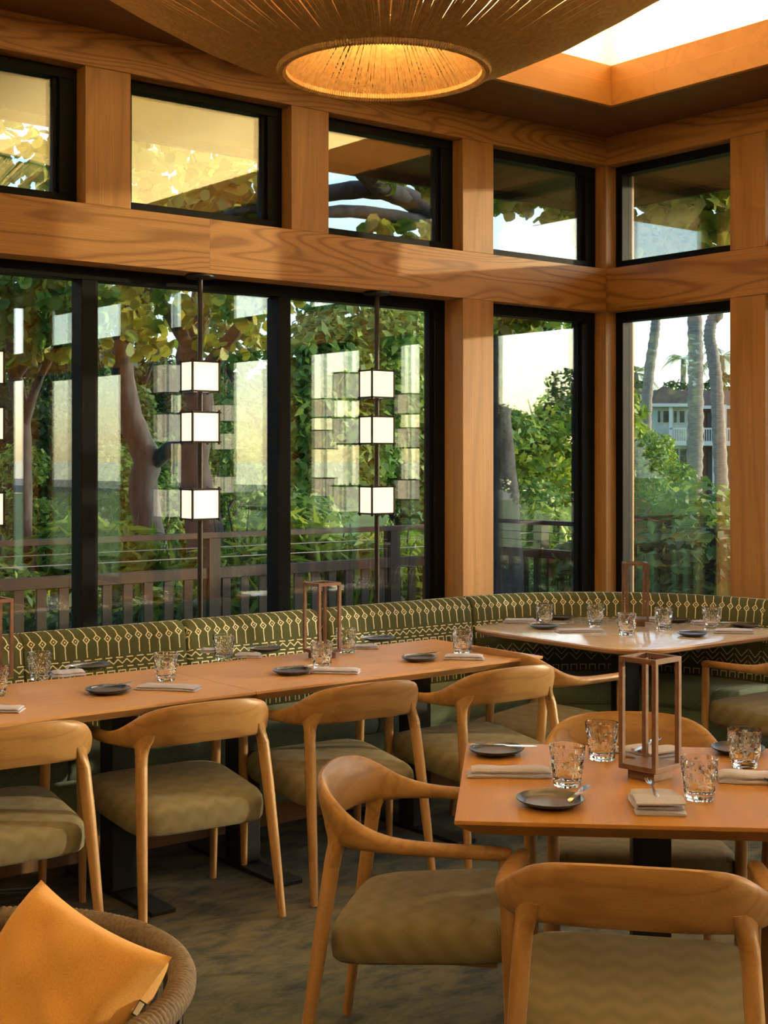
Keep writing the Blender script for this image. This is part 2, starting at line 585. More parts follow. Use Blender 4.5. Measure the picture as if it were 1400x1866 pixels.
frame_ring(CX0 - .3, CX1 + .3, CY0 - .3, CY1 + .3, .03, ZH1 + .1, 4.86).build('coffer_side', 'coffer_plaster', ceil)
boxo('coffer_top', (CX0 - .35, CX1 + .35, CY0 - .35, CY1 + .35, 4.85, 4.92), 'coffer_plaster', ceil)

# windows: black frames with double panes
WN = [0]
def window_x(x0, x1, y, z0, z1, fw=.055, right_w=None, split=()):
    WN[0] += 1
    f = MB()
    rw = right_w or fw
    d0, d1 = y - .045, y + .045
    f.box(x0, x1, d0, d1, z1 - fw, z1).box(x0, x1, d0, d1, z0, z0 + fw)
    f.box(x0, x0 + fw, d0, d1, z0 + fw, z1 - fw).box(x1 - rw, x1, d0, d1, z0 + fw, z1 - fw)
    w = f.build('window_%d' % WN[0], 'black_frame', kind='structure', bev=.003)
    edges = [x0 + fw] + [q for s_ in split for q in (s_ - .035, s_ + .035)] + [x1 - rw]
    for s_ in split:
        boxo('mullion', (s_ - .045, s_ + .03, y - .06, y + .045, z0 + fw, z1 - fw), 'black_frame', w, .003)
        boxo('stile', (s_ + .032, s_ + .052, y - .03, y + .03, z0 + fw, z1 - fw), 'black_frame', w, .002)
    boxo('sash_bead', (x1 - rw - .022, x1 - rw, y - .025, y + .02, z0 + fw, z1 - fw), 'black_frame', w, .002)
    for a, b in zip(edges[0::2], edges[1::2]):
        for q in (-.008, .012):
            boxo('pane', (a, b, y + q - .002, y + q + .002, z0 + fw, z1 - fw), 'window_glass', w)
    return w
def window_y(y0, y1, x, z0, z1, fw=.055, far=None):
    WN[0] += 1
    f = MB()
    d0, d1 = x - .045, x + .045
    fr = far or fw
    f.box(d0, d1, y0, y1, z1 - fw, z1).box(d0, d1, y0, y1, z0, z0 + fw)
    f.box(d0, d1, y0, y0 + fw, z0 + fw, z1 - fw).box(d0, d1, y1 - fr, y1, z0 + fw, z1 - fw)
    w = f.build('window_%d' % WN[0], 'black_frame', kind='structure', bev=.003)
    for q in (-.008, .012):
        boxo('pane', (x + q - .002, x + q + .002, y0 + fw, y1 - fr, z0 + fw, z1 - fw), 'window_glass', w)
    return w
YG = 5.815
for a, b in ((.766, 1.66), (1.886, 2.78), (3.005, 3.889), (4.117, 5.02), (5.248, XF)):
    window_x(a, b, YF + .13, ZB1, ZH0, .05, .085)
window_x(.53, 5.02, YG, .42, ZB0, .06, .075, (1.80, 2.872, 3.945))
window_x(5.248, XF, YF + .135, .42, ZB0, .06, .11)
prev = YF
for a, b in RP:
    window_y(b, prev, XF + .13, ZB1, ZH0, .05)
    window_y(b, prev, XF + .13, .42, ZB0, .055)
    prev = a

# eaves outside, deck and ground
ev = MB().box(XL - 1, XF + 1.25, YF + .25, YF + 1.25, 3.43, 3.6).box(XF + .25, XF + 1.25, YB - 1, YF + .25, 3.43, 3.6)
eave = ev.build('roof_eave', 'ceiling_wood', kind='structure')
boxo('rafter_board', (XL - 1, XF + 1.28, YF + 1.25, YF + 1.29, 3.38, 3.62), 'rail_wood', eave)
boxo('rafter_board', (XF + 1.25, XF + 1.29, YB - 1, YF + 1.25, 3.38, 3.62), 'rail_wood', eave)
boxo('roof', (XL - .2, XF + .3, YB - .2, YF + .3, 5.0, 5.15), 'roof_shingle', kind='structure')
dk = MB().box(XL - 2, 9.1, YF + .3, 9.1, -.16, -.04).box(XF + .3, 9.1, YB - 2, YF + .3, -.16, -.04)
dk.build('deck', 'deck_boards', kind='structure')
boxo('lawn', (-140, 62, -90, 190, -1.3, -1.0), 'lawn_grass', kind='structure')
boxo('beach', (62, 84, -260, 190, -1.9, -1.15), 'sand', kind='structure')
boxo('sea', (84, 1800, -1800, 600, -3.2, -1.6), 'sea_water', kind='structure')

# deck railing: top rail, cables, thick mid rail, pickets and posts
RY = 8.9
def railing(along_x, label):
    t = empty('deck_railing', (0, 0, -.04), 0, label, 'railing', 'railings around the deck')
    def bx(n, a0, a1, c, hw, z0, z1, mat='rail_wood', bev=.003):
        b = (a0, a1, c - hw, c + hw, z0, z1) if along_x else (c - hw, c + hw, a0, a1, z0, z1)
        return boxo(n, b, mat, t, bev)
    A0, A1 = (-1.5, RY) if along_x else (-4.5, RY - .06)
    bx('top_rail', A0, A1, RY, .05, 1.055, 1.095)
    bx('mid_rail', A0, A1, RY, .035, .755, .835)
    bx('bottom_rail', A0, A1, RY, .03, .10, .16)
    for z in (.91, .985):
        m = MB().tube([(A0, RY, z), (A1, RY, z)] if along_x else [(RY, A0, z), (RY, A1, z)], .004, 6)
        m.build('cable', 'cable_steel', t)
    a = A0
    while a < (A1 + .1 if along_x else A1 - .3):
        bx('post', a - .05, a + .05, RY + .005, .05, 0, 1.06)
        a += (A1 - A0) / 6 if along_x else (A1 - A0) / 7
    me = None
    a = A0 + .12
    while a < A1 - .05:
        if me is None:
            me = MB().box(-.035, .035, -.012, .012, 0, .61).mesh('picket')
        o = mk('picket', me, 'rail_wood', t)
        o.location = (a, RY - .01, .155) if along_x else (RY - .01, a, .155)
        if not along_x: o.rotation_euler = (0, 0, PI / 2)
        a += .165
railing(True, 'dark wooden deck railing with steel cables beyond the long row of windows')
railing(False, 'dark wooden deck railing seen through the window right of the corner')

# ---------------------------------------------------------------- banquette following the two walls round the corner
BY, BR = 5.45, 1.10
BX = 4.90
L1 = BX - 0.0
LA = BR * PI / 2
def bpath(s, o):
    """s along the banquette from x = 0, o outwards from the path line"""
    if s < L1: return (s, BY + o)
    if s < L1 + LA:
        a = (s - L1) / BR
        r = BR + o
        return (BX + r * math.sin(a), BY - BR + r * math.cos(a))
    return (BX + BR + o, BY - BR - (s - L1 - LA))
def bsec(s0, s1, prof, name, mat, parent, uv=False, end=.018, smooth=50, step=.09):
    n = max(2, int((s1 - s0) / step) + 1)
    ss = [s0, s0 + end * .25, s0 + end * .6, s0 + end] + [s0 + end + (s1 - s0 - 2 * end) * i / n for i in range(1, n)] + [s1 - end, s1 - end * .6, s1 - end * .25, s1]
    k = len(ss)
    co = sum(p[0] for p in prof) / len(prof)
    cz = sum(p[1] for p in prof) / len(prof)
    sc = {0: end, 1: end * .40, 2: end * .10}
    m = MB()
    rings, uvs = [], []
    ln = [0.0]
    for i in range(1, len(prof)):
        ln.append(ln[-1] + math.dist(prof[i], prof[i - 1]))
    for i, s in enumerate(ss):
        e = min(i, k - 1 - i)
        d = sc.get(e, 0.0) if end > .001 else 0
        ring = []
        for j, (o, z) in enumerate(prof):
            v = Vector((o - co, z - cz))
            L = v.length
            v = v * max(0, (L - d * 1.2)) / L if L > 0 else v
            x, y = bpath(s, co + v.x)
            ring.append((x, y, cz + v.y))
            uvs.append((s, ln[j]))
        rings.append(ring)
    m.loft(rings)
    if uv: m.uv = uvs
    return m.build(name, mat, parent, smooth)
# profile from the top rear over the top and down the front: v counts down from the top
BACK = [(.075, .80), (.070, .845), (.050, .868), (.020, .878), (-.012, .875), (-.035, .860), (-.048, .835), (-.056, .79), (-.066, .72), (-.078, .62), (-.090, .50), (-.094, .43), (.075, .43)]
BT = [(.075, .80)]
bq = empty('banquette', (0, 0, 0), 0, 'long green banquette with patterned back curving round the window corner', 'banquette')
SB = [0.85, 1.62, 2.39, 3.16, 3.927, 4.89]
for a, b in zip(SB[:-1], SB[1:]):
    g = .010 if abs(b - 3.927) < .001 else .0015
    g2 = .012 if abs(a - 3.927) < .001 else .0015
    bsec(a + g2, b - g, BACK, 'back_cushion', 'banquette_pattern', bq, True, .026 if (g > .005 or g2 > .005) else .005)
bsec(4.892, L1 + LA, BACK, 'back_cushion', 'banquette_pattern', bq, True, .008)
bsec(L1 + LA + .002, L1 + LA + .10, BACK, 'back_cushion', 'banquette_pattern', bq, True, .01)
SEAT = [(-.06, .34), (-.06, .455), (-.12, .465), (-.40, .462), (-.455, .452), (-.478, .425), (-.48, .385), (-.465, .35), (-.44, .34)]
for a, b in ((.85, 1.62), (1.62, 2.39), (2.39, 3.16), (3.16, 3.927), (3.927, 4.89)):
    bsec(a + .001, b - .001, SEAT, 'seat_cushion', 'seat_green', bq, False, .008)
bsec(4.892, L1 + LA, SEAT, 'seat_cushion', 'seat_green', bq, False, .006)
bsec(L1 + LA + .002, L1 + LA + .10, SEAT, 'seat_cushion', 'seat_green', bq, False, .008)
bsec(.85, L1 + LA + .10, [(.07, .11), (.07, .43), (-.06, .43), (-.06, .345), (-.455, .345), (-.455, .11)], 'base', 'seat_green', bq, False, 0, 30)
bsec(.85, L1 + LA + .10, [(.06, .0), (.06, .11), (-.40, .11), (-.40, .0)], 'plinth', 'plinth_wood', bq, False, 0, 30)

# ---------------------------------------------------------------- tables
def slab(w, d, h=.75, lip=.010, th=.040, inset=.042):
    m = MB()
    a, b = w / 2, d / 2
    c, e = a - inset, b - inset
    def ring(x, y, z): return [(-x, -y, z), (x, -y, z), (x, y, z), (-x, y, z)]
    m.loft([ring(c, e, h - th), ring(a, b, h - lip), ring(a, b, h)])
    return m
def pedestal(t, x, y, across_y=True, L=.68, h=.712):
    p = MB().box(x - .05, x + .05, y - .05, y + .05, .02, h).build('column', 'black_steel', t, bev=.003)
    hw, hl = (.05, L / 2) if across_y else (L / 2, .05)
    boxo('foot_bar', (x - hw, x + hw, y - hl, y + hl, .0, .018), 'black_steel', t, .003)
    boxo('top_plate', (x - max(hw, .05) * .9, x + max(hw, .05) * .9, y - hl * .8, y + hl * .8, h - .012, h), 'black_steel', t)
TY0, TY1 = 4.26, 4.99
tb = empty('dining_table', (3.53, (TY0 + TY1) / 2, 0), 0, 'oak dining table along the banquette, nearer the window corner, with tall lantern', 'table', 'tables along the banquette')
slab(1.478, TY1 - TY0).build('tabletop', 'table_wood', tb, bev=.0015)
pedestal(tb, 2.965 - 3.53, 0)
pedestal(tb, 3.85 - 3.53, 0)
tb2 = empty('dining_table', (2.05, (TY0 + TY1) / 2, 0), 0, 'oak dining table along the banquette at the left edge of the picture', 'table', 'tables along the banquette')
slab(1.478, TY1 - TY0).build('tabletop', 'table_wood', tb2, bev=.0015)
pedestal(tb2, 2.42 - 2.05, 0)
pedestal(tb2, 1.62 - 2.05, 0)
# near square table
TC = (.705, 3.66)
TYAW = TH - PI / 2 - R(5.3)
nt_ = empty('square_table', (*DL(*TC), 0), TYAW, 'nearest oak dining table, on the right, with sloping edge and black pedestal', 'table')
slab(1.0, .90, .75, .010, .044, .05).build('tabletop', 'table_wood_near', nt_, bev=.0015)
pedestal(nt_, 0, 0, False, .66)
# rounded table in the banquette corner
def rsq(a, r, z, n=10, bulge=.012):
    p = []
    for q, (sx, sy) in enumerate(((1, 1), (-1, 1), (-1, -1), (1, -1))):
        for i in range(n + 1):
            t = q * PI / 2 + PI / 2 * i / n
            p.append(Vector((sx * (a - r) + r * math.cos(t), sy * (a - r) + r * math.sin(t), z)))
    return p
rt = empty('rounded_table', (5.27, 4.68, 0), 0, 'pale stone-topped table with rounded corners in the curve of the banquette', 'table')
m = MB()
m.loft([rsq(.565, .20, .718), rsq(.592, .218, .728), rsq(.597, .222, .742), rsq(.595, .22, .746)])
m.build('table_edge', 'pale_table_edge', rt, 40)
m = MB().loft([rsq(.593, .219, .746), rsq(.593, .219, .749), rsq(.590, .217, .75)])
m.build('tabletop', 'stone_top', rt, 40)
pedestal(rt, 0, 0, True, .6)
pedestal_bar = boxo('foot_bar', (-.3, .3, -.05, .05, 0, .017), 'black_steel', rt, .003)

# ---------------------------------------------------------------- chairs
def chair_proto():
    t = empty('armchair')
    # sculpted rail: arm, shoulder, broad back, shoulder, arm.  (x, y, z, half height, half thickness, lean)
    half = [(.272, .205, .642, .011, .012, 0), (.274, .19, .642, .016, .020, 0), (.283, .09, .644, .016, .023, 0), (.289, -.02, .646, .017, .024, 0),
            (.285, -.10, .650, .020, .023, 3), (.272, -.165, .659, .030, .021, 7), (.250, -.215, .673, .046, .019, 10), (.219, -.252, .688, .060, .0175, 12),
            (.178, -.279, .699, .068, .016, 13), (.125, -.298, .705, .071, .0145, 13), (.065, -.308, .708, .072, .0135, 13), (0, -.311, .709, .072, .013, 13)]
    st = half + [(-x, y, z, h, w, l) for x, y, z, h, w, l in half[-2::-1]]
    # smooth the stations
    P = [Vector(q[:3]) for q in st]
    rings = []
    def cr(a, b, c, d, u):
        return .5 * ((2 * b) + (c - a) * u + (2 * a - 5 * b + 4 * c - d) * u * u + (3 * b - a - 3 * c + d) * u ** 3)
    S = []
    for i in range(len(st) - 1):
        q = [st[max(0, i - 1)], st[i], st[i + 1], st[min(len(st) - 1, i + 2)]]
        for u in ((0, .5) if i < len(st) - 2 else (0, .5, 1.0)):
            S.append([cr(*(qq[k] for qq in q), u) for k in range(6)])
    C = [Vector(s_[:3]) for s_ in S]
    N = 14
    for i, s_ in enumerate(S):
        tg = (C[min(i + 1, len(C) - 1)] - C[max(i - 1, 0)])
        tg.z = 0
        tg.normalize()
        out = Vector((tg.y, -tg.x, 0))              # away from the seat
        if out.dot(Vector((C[i].x, C[i].y - .1, 0))) < 0: out = -out
        l = R(s_[5])
        up = Vector((0, 0, 1)) * math.cos(l) + out * math.sin(l)
        o2 = out * math.cos(l) - Vector((0, 0, 1)) * math.sin(l)
        ring = []
        for k in range(N):
            a = 2 * PI * k / N
            ca, sa = math.cos(a), math.sin(a)
            ex = .72
            uu = math.copysign(abs(sa) ** ex, sa) * s_[3]
            oo = math.copysign(abs(ca) ** ex, ca) * s_[4]
            ring.append(C[i] + up * uu + o2 * oo)
        rings.append(ring)
    m = MB().loft(rings)
    rail = m.build('back_rail', 'chair_wood', t, 60)
    for sx in (1, -1):
        # rear leg: flares into the rail
        MB().tube([(sx * .262, -.335, 0), (sx * .252, -.305, .22), (sx * .241, -.273, .45), (sx * .232, -.251, .60), (sx * .228, -.244, .630), (sx * .224, -.242, .655)],
                  [.0135, .0175, .0205, .0208, .0180, .0140], 12).build('leg', 'chair_leg_wood', t, 60)
        # flared socket where the leg runs into the rail
        tv, nv = Vector((sx * .64, .768, 0)), Vector((sx * .768, -.64, 0))
        rr = []
        for z, a_, b_, ins, dx, dy in ((.575, .0212, .0212, .0, .2335, -.2545), (.605, .0218, .0212, .001, .2315, -.2505), (.625, .0255, .0202, .004, .2300, -.2475), (.640, .033, .0185, .006, .2295, -.2465), (.655, .043, .0155, .005, .2295, -.2465), (.675, .050, .0115, .003, .2300, -.2470)):
            c_ = Vector((sx * dx, dy, z)) - nv * ins
            rr.append([c_ + tv * a_ * math.cos(2 * PI * k / 16) + nv * b_ * math.sin(2 * PI * k / 16) for k in range(16)])
        MB().loft(rr).build('leg_socket', 'chair_wood', t, 60)
        MB().tube([(sx * .262, .205, 0), (sx * .264, .203, .22), (sx * .268, .198, .42), (sx * .272, .192, .60), (sx * .273, .19, .642)],
                  [.0125, .016, .0185, .0175, .016], 12).build('leg', 'chair_leg_wood', t, 60)
    # upholstered seat: rounded slab, a little crowned
    N = 40
    def ring(sc, z, crown=0.0):
        r = []
        for k in range(N):
            a = 2 * PI * k / N
            ca, sa = math.cos(a), math.sin(a)
            e = .33
            x = math.copysign(abs(ca) ** e, ca)
            y = math.copysign(abs(sa) ** e, sa)
            wd = .268 + .010 * y
            r.append((x * wd * sc, -.025 + y * .250 * sc, z + .022 * y * sc))
        return r
    m = MB().loft([ring(.90, .348), ring(.965, .350), ring(.988, .358), ring(.998, .380), ring(1.0, .402), ring(.988, .422), ring(.955, .436), ring(.86, .445), ring(.6, .451), ring(.25, .453)])
    seat = m.build('seat', 'seat_weave', t, 60)
    boxo('seat_frame', (-.225, .225, -.215, .165, .342, .366), 'chair_leg_wood', t, .004)
    return t
chair = chair_proto()
_first = [True]
def place_chair(x, y, yaw, label, group):
    c = chair if _first[0] else copy_tree(chair)
    _first[0] = False
    c.location = (x, y, 0)
    c.rotation_euler = (0, 0, yaw)
    tag(c, label, 'chair', group)
    return c
G1 = 'armchairs along the banquette tables'
place_chair(1.82, 4.39, R(-4), 'oak armchair cut off by the left edge, at the banquette table', G1)
place_chair(2.505, 4.37, R(-5), 'second oak armchair from the left along the banquette tables', G1)
place_chair(3.18, 4.345, R(-5), 'third oak armchair from the left along the banquette tables, below the lantern', G1)
place_chair(3.865, 4.29, R(-4), 'oak armchair at the right end of the banquette tables', G1)
G2 = 'armchairs at the rounded corner table'
place_chair(4.45, 4.42, R(-90), 'oak armchair at the left side of the rounded corner table', G2)
place_chair(5.51, 3.96, R(0), 'oak armchair at the right edge of the picture, before the rounded corner table', G2)
G3 = 'armchairs around the nearest table'
def place_LD(L, D, rel, label):
    x, y = DL(L, D)
    place_chair(x, y, TH - PI / 2 + R(rel), label, G3)
place_LD(-.078 + .244, 3.725 - .055, -102.0, 'oak armchair seen from the side, left of the nearest table')
place_LD(.568, 3.115, -11, 'oak armchair in the lower right corner, its back to us')
place_LD(.775, 4.20, 176, 'oak armchair facing us across the nearest table')
place_LD(1.255, 3.60, 86, 'oak armchair mostly cut off right of the nearest table, one leg in view')

# ---------------------------------------------------------------- pole lamps under the cross beam
def lamp_proto():
    t = empty('pole_lamp')
    MB().lathe([(.001, 2.48), (.068, 2.48), (.072, 2.474), (.072, 2.468), (.066, 2.462), (.001, 2.460)], 28).build('canopy', 'dark_bronze', t, 40)
    MB().tube([(0, 0, .42), (0, 0, 2.463)], .0125, 12).build('pole', 'dark_bronze', t, 60)
    MB().lathe([(.001, .421), (.05, .421), (.05, .432), (.02, .438), (.001, .438)], 20).build('foot_flange', 'dark_bronze', t, 40)
    for z in (1.995, 1.755, 1.390):
        a, b, h = .0725, .052, .070
        s = boxo('shade', (-a, a, -b, b, z - h, z + h), 'lamp_paper', t, .002)
        f = MB()
        r = .0042
        for sx in (-1, 1):
            for sy in (-1, 1):
                f.box(sx * a - r, sx * a + r, sy * b - r, sy * b + r, z - h - .012, z + h + .012)
        for sz in (-1, 1):
            for sy in (-1, 1):
                f.box(-a - .010, a + .010, sy * b - r, sy * b + r, z + sz * h - r, z + sz * h + r)
            for sx in (-1, 1):
                f.box(sx * a - r, sx * a + r, -b - .010, b + .010, z + sz * h - r * .98, z + sz * h + r * .98)
        f.build('shade_frame', 'dark_bronze', s)
    return t
lp = lamp_proto()
for i, (x, y, rz, lb) in enumerate((
        (3.409, 5.69, 0, 'bronze pole lamp with three lit box shades, left of centre before the windows'),
        (4.478, 5.69, 0, 'bronze pole lamp with three lit box shades, next to the oak corner post'),
        (2.335, 5.69, 0, 'bronze pole lamp at the left picture edge, only slivers of its shades showing'),
        (6.225, 4.08, PI / 2, 'bronze pole lamp on the right wall, mirrored in the glass right of the second lamp'),
        (6.225, 3.07, PI / 2, 'bronze pole lamp on the right wall, mirrored in the glass left of the second lamp'),
        (6.225, 1.62, PI / 2, 'bronze pole lamp on the right wall, mirrored in the glass right of the first lamp'))):
    o = lp if i == 0 else copy_tree(lp)
    o.location = (x, y, 0)
    o.rotation_euler = (0, 0, rz)
    tag(o, lb, 'lamp', 'pole lamps by the windows')

# ---------------------------------------------------------------- big rope pendant
PX, PY = DL(0, 4.4)
pd = empty('rope_pendant', (PX, PY, 2.80), 0, 'huge funnel-shaped pendant of jute rope hanging from the ceiling', 'pendant lamp')
rng = random.Random(3)
def strands(n, r0, z0, r1, z1, sag, rad, jit):
    m = MB()
    for i in range(n):
        a = 2 * PI * (i + rng.uniform(-.35, .35)) / n
        a2 = a + rng.uniform(-.006, .006)
        pts = []
        j = rng.uniform(-jit, jit)
        for k in range(5):
            u = k / 4
            r = r0 + (r1 - r0) * u + j * u
            z = z0 + (z1 - z0) * u + sag * math.sin(PI * u) + j * .5 * math.sin(PI * u)
            aa = a + (a2 - a) * u
            pts.append((r * math.cos(aa), r * math.sin(aa), z))
        m.tube(pts, rad * rng.uniform(.85, 1.15), 4, False)
    return m
strands(430, .326, .040, 1.06, .42, -.03, .0042, .009).build('outer_ropes', 'rope_jute', pd, kind='stuff')
strands(240, .322, .042, .11, .25, .01, .0036, .006).build('inner_ropes', 'rope_jute', pd, kind='stuff')
# bound lower rim: many small rope turns
m = MB()
nt2 = 230
for i in range(nt2):
    a = 2 * PI * i / nt2
    c, s = math.cos(a), math.sin(a)
    pts = []
    for k in range(7):
        b = 2 * PI * k / 7
        r = .326 + .013 * math.cos(b)
        pts.append((r * c, r * s, .038 + .011 * math.sin(b)))
    m.tube(pts, .0044, 4, False, True)
m.build('rim_binding', 'rope_jute', pd, kind='stuff')
MB().tube([(.326 * math.cos(2 * PI * k / 64), .326 * math.sin(2 * PI * k / 64), .038) for k in range(64)], .010, 8, False, True).build('lower_ring', 'rope_jute', pd, 60)
MB().tube([(1.06 * math.cos(2 * PI * k / 96), 1.06 * math.sin(2 * PI * k / 96), .42) for k in range(96)], .012, 8, False, True).build('upper_ring', 'dark_bronze', pd, 60)
MB().tube([(.11 * math.cos(2 * PI * k / 32), .11 * math.sin(2 * PI * k / 32), .25) for k in range(32)], .008, 8, False, True).build('inner_ring', 'dark_bronze', pd, 60)
MB().tube([(0, 0, .40), (0, 0, 2.048)], .008, 8).build('cord', 'dark_bronze', pd)
for k in range(3):
    a = 2 * PI * k / 3
    MB().tube([(0, 0, .52), (1.06 * math.cos(a), 1.06 * math.sin(a), .42)], .004, 6).build('hanger', 'dark_bronze', pd)
m = MB()
m.lathe([(.001, .265), (.022, .27), (.038, .29), (.042, .315), (.034, .345), (.02, .375), (.016, .40), (.001, .401)], 18)
m.build('bulb', 'bulb_glow', pd, 60)
pl_d = bpy.data.lights.new('pendant_bulb_light', 'POINT')
pl_d.energy = 8.5
pl_d.color = (1.0, .55, .2)
pl_d.shadow_soft_size = .045
pl = bpy.data.objects.new('pendant_bulb_light', pl_d)
COL.objects.link(pl)
pl.location = (PX, PY, 2.80 + .20)

# ---------------------------------------------------------------- lanterns
def lantern_proto():
    t = empty('lantern')
    a, r, h = .053, .0065, .325
    boxo('plinth', (-.042, .042, -.042, .042, 0, .026), 'lantern_metal', t, .001)
    f = MB().box(-a - r, a + r, -a - r, a + r, .026, .040)
    f.build('tray', 'lantern_metal', t, bev=.001)
    for sx in (-1, 1):
        for sy in (-1, 1):
            boxo('upright', (sx * a - r, sx * a + r, sy * a - r, sy * a + r, .040, h - .013), 'lantern_metal', t, .0008)
    f = MB()
    for s_ in (-1, 1):
        f.box(-a - r, a + r, s_ * a - r, s_ * a + r, h - .013, h)
        f.box(s_ * a - r, s_ * a + r, -a + r, a - r, h - .013, h)
    f.build('top_frame', 'lantern_metal', t, bev=.0008)
    return t
ln = lantern_proto()
C0 = TH - PI / 2
x1, y1 = at(587, 1199, .75)
x2, y2 = at(-14, 1247, .75)
x3, y3 = at(1158, 1140, .75)
for i, (x, y, rz, lb) in enumerate(((*DL(.712, 3.70), C0 + R(44), 'brown metal frame lantern on the nearest table'),
                                    (x1, y1, 0, 'brown metal frame lantern on the banquette table left of the corner table'),
                                    (x2, y2, 0, 'brown metal frame lantern at the left edge of the picture'),
                                    (x3, y3, C0, 'brown metal frame lantern on the pale rounded corner table'))):
    o = ln if i == 0 else copy_tree(ln)
    o.location = (x, y, .7502)
    o.rotation_euler = (0, 0, rz)
    tag(o, lb, 'lantern', 'frame lanterns on the tables')

# ---------------------------------------------------------------- tableware
def tumbler_mesh():
    m = MB()
    N = 36
    rg = random.Random(5)
    ph = [rg.uniform(0, 6.28) for _ in range(4)]
    rings = []
    def rr(r, z, k, amt):
        a = 2 * PI * k / N
        f = abs(((a * 6 / PI + z * 42) % 2) - 1) + abs(((a * 6 / PI - z * 42 + .4) % 2) - 1) - 1
        g = math.cos(11 * a + ph[0] + 140 * z) * .3 + (hash((k * 7 + int(z * 4000) * 13)) % 100 / 100 - .5) * .9
        return r * (1 + amt * 1.25 * (f + g))
    outer = [(.030, .0, 0), (.034, .001, .0), (.0365, .006, .012), (.0370, .014, .02), (.0375, .024, .045), (.039, .036, .05), (.0405, .048, .05), (.042, .060, .05), (.0435, .072, .05), (.0452, .084, .045), (.0465, .095, .02), (.0472, .104, .006), (.0468, .1055, 0)]
    inner = [(.0455, .1055, 0), (.0448, .102, .0), (.0435, .09, .015), (.042, .075, .025), (.0402, .058, .025), (.0382, .04, .025), (.036, .026, .01), (.030, .0185, 0), (.015, .0165, 0)]
    for r, z, am in outer + inner:
        rings.append([(rr(r, z, k, am) * math.cos(2 * PI * k / N), rr(r, z, k, am) * math.sin(2 * PI * k / N), z) for k in range(N)])
    m.loft(rings)
    nb = len(m.f)
    # etched flower motifs, thin petals standing just proud of the wall
    for q in range(3):
        a0 = 2 * PI * q / 3
        for k in range(9):
            t = 2 * PI * k / 9 + .2
            def P(rad, ang, out):
                du, dz = rad * math.cos(ang), rad * math.sin(ang)
                z = .046 + dz
                r = .0375 + .0095 * (z - .02) / .084 + .0022 + out
                a = a0 + du / r
                return (r * math.cos(a), r * math.sin(a), z)
            L = .020 if k % 2 else .025
            m.add([P(.003, t, 0), P(L * .55, t - .16, .0002), P(L, t, 0), P(L * .55, t + .16, .0002), P(L * .5, t, .0012)], [(0, 1, 4), (1, 2, 4), (2, 3, 4), (3, 0, 4)])
    me = m.mesh('tumbler', 7)
    me.materials.append(MATS['tumbler_glass'])
    me.materials.append(MATS['etched_glass'])
    for i_, pl_ in enumerate(me.polygons):
        if i_ >= nb: pl_.material_index = 1
    return me
TUM = tumbler_mesh()
def tumbler(px, py, label, group, z=.75, rz=0.0, sc=1.0):
    x, y = at(px, py, z)
    o = mk('tumbler', TUM, None, None, 0, label, 'glass', group)
    o.location = (x, y, z + .0003)
    o.rotation_euler = (0, 0, rz)
    o.scale = (sc, sc, sc)
    return o
def plate_proto():
    t = empty('plate')
    N = 40
    MB().lathe([(.001, .0), (.05, .0), (.055, .002), (.075, .008), (.088, .015), (.0925, .0185), (.0925, .0205), (.089, .0205), (.080, .0145), (.066, .0095), (.001, .0088)], N).build('dish', 'plate_glaze', t, 45)
    MB().lathe([(.001, .0094), (.060, .0100), (.066, .0104), (.062, .0098), (.001, .0090)], N).build('well', 'plate_inside', t, 45)
    return t
PLATE = plate_proto()
_pf = [True]
def plate(px, py, label, group, rz=0.0, sc=1.0, knife=None, z=.75):
    x, y = at(px, py, z)
    o = PLATE if _pf[0] else copy_tree(PLATE)
    _pf[0] = False
    o.location = (x, y, z + .0003)
    o.rotation_euler = (0, 0, rz)
    o.scale = (sc, sc * .92, sc)
    tag(o, label, 'plate', group)
    if knife is not None:
        k = mk('butter_knife', KNIFE, None, None, 0, knife[0], 'knife', 'butter knives on the plates')
        k.location = (x + knife[2], y + knife[3], z + .0215)
        k.rotation_euler = (0, 0, knife[1])
    return o
def knife_mesh():
    m = MB()
    sec = [(-.095, .003, .001), (-.09, .006, .003), (-.03, .0045, .0032), (.0, .0035, .003), (.012, .0075, .0018), (.05, .0095, .0014), (.085, .008, .0012), (.097, .002, .0009)]
    m.loft([[(x, -w, -0.0), (x, w, -0.0), (x, w, t * 2), (x, -w, t * 2)] for x, w, t in sec])
    me = m.mesh('butter_knife', 40)
    me.materials.append(MATS['steel'])
    return me
KNIFE = knife_mesh()
def fork_mesh():
    m = MB()
    sec = [(-.095, .004, .0), (-.06, .0065, .0005), (0, .003, .001), (.03, .003, .003), (.042, .009, .004), (.055, .0115, .004)]
    m.loft([[(x, -w, z), (x, w, z), (x, w, z + .002), (x, -w, z + .002)] for x, w, z in sec])
    for k in range(4):
        y = -.0096 + k * .0064
        m.loft([[(x, y - .0016, z), (x, y + .0016, z), (x, y + .0016, z + .002), (x, y - .0016, z + .002)] for x, z in ((.053, .004), (.075, .003), (.095, .006))])
    me = m.mesh('fork', 40)
    me.materials.append(MATS['steel'])
    return me
FORK = fork_mesh()
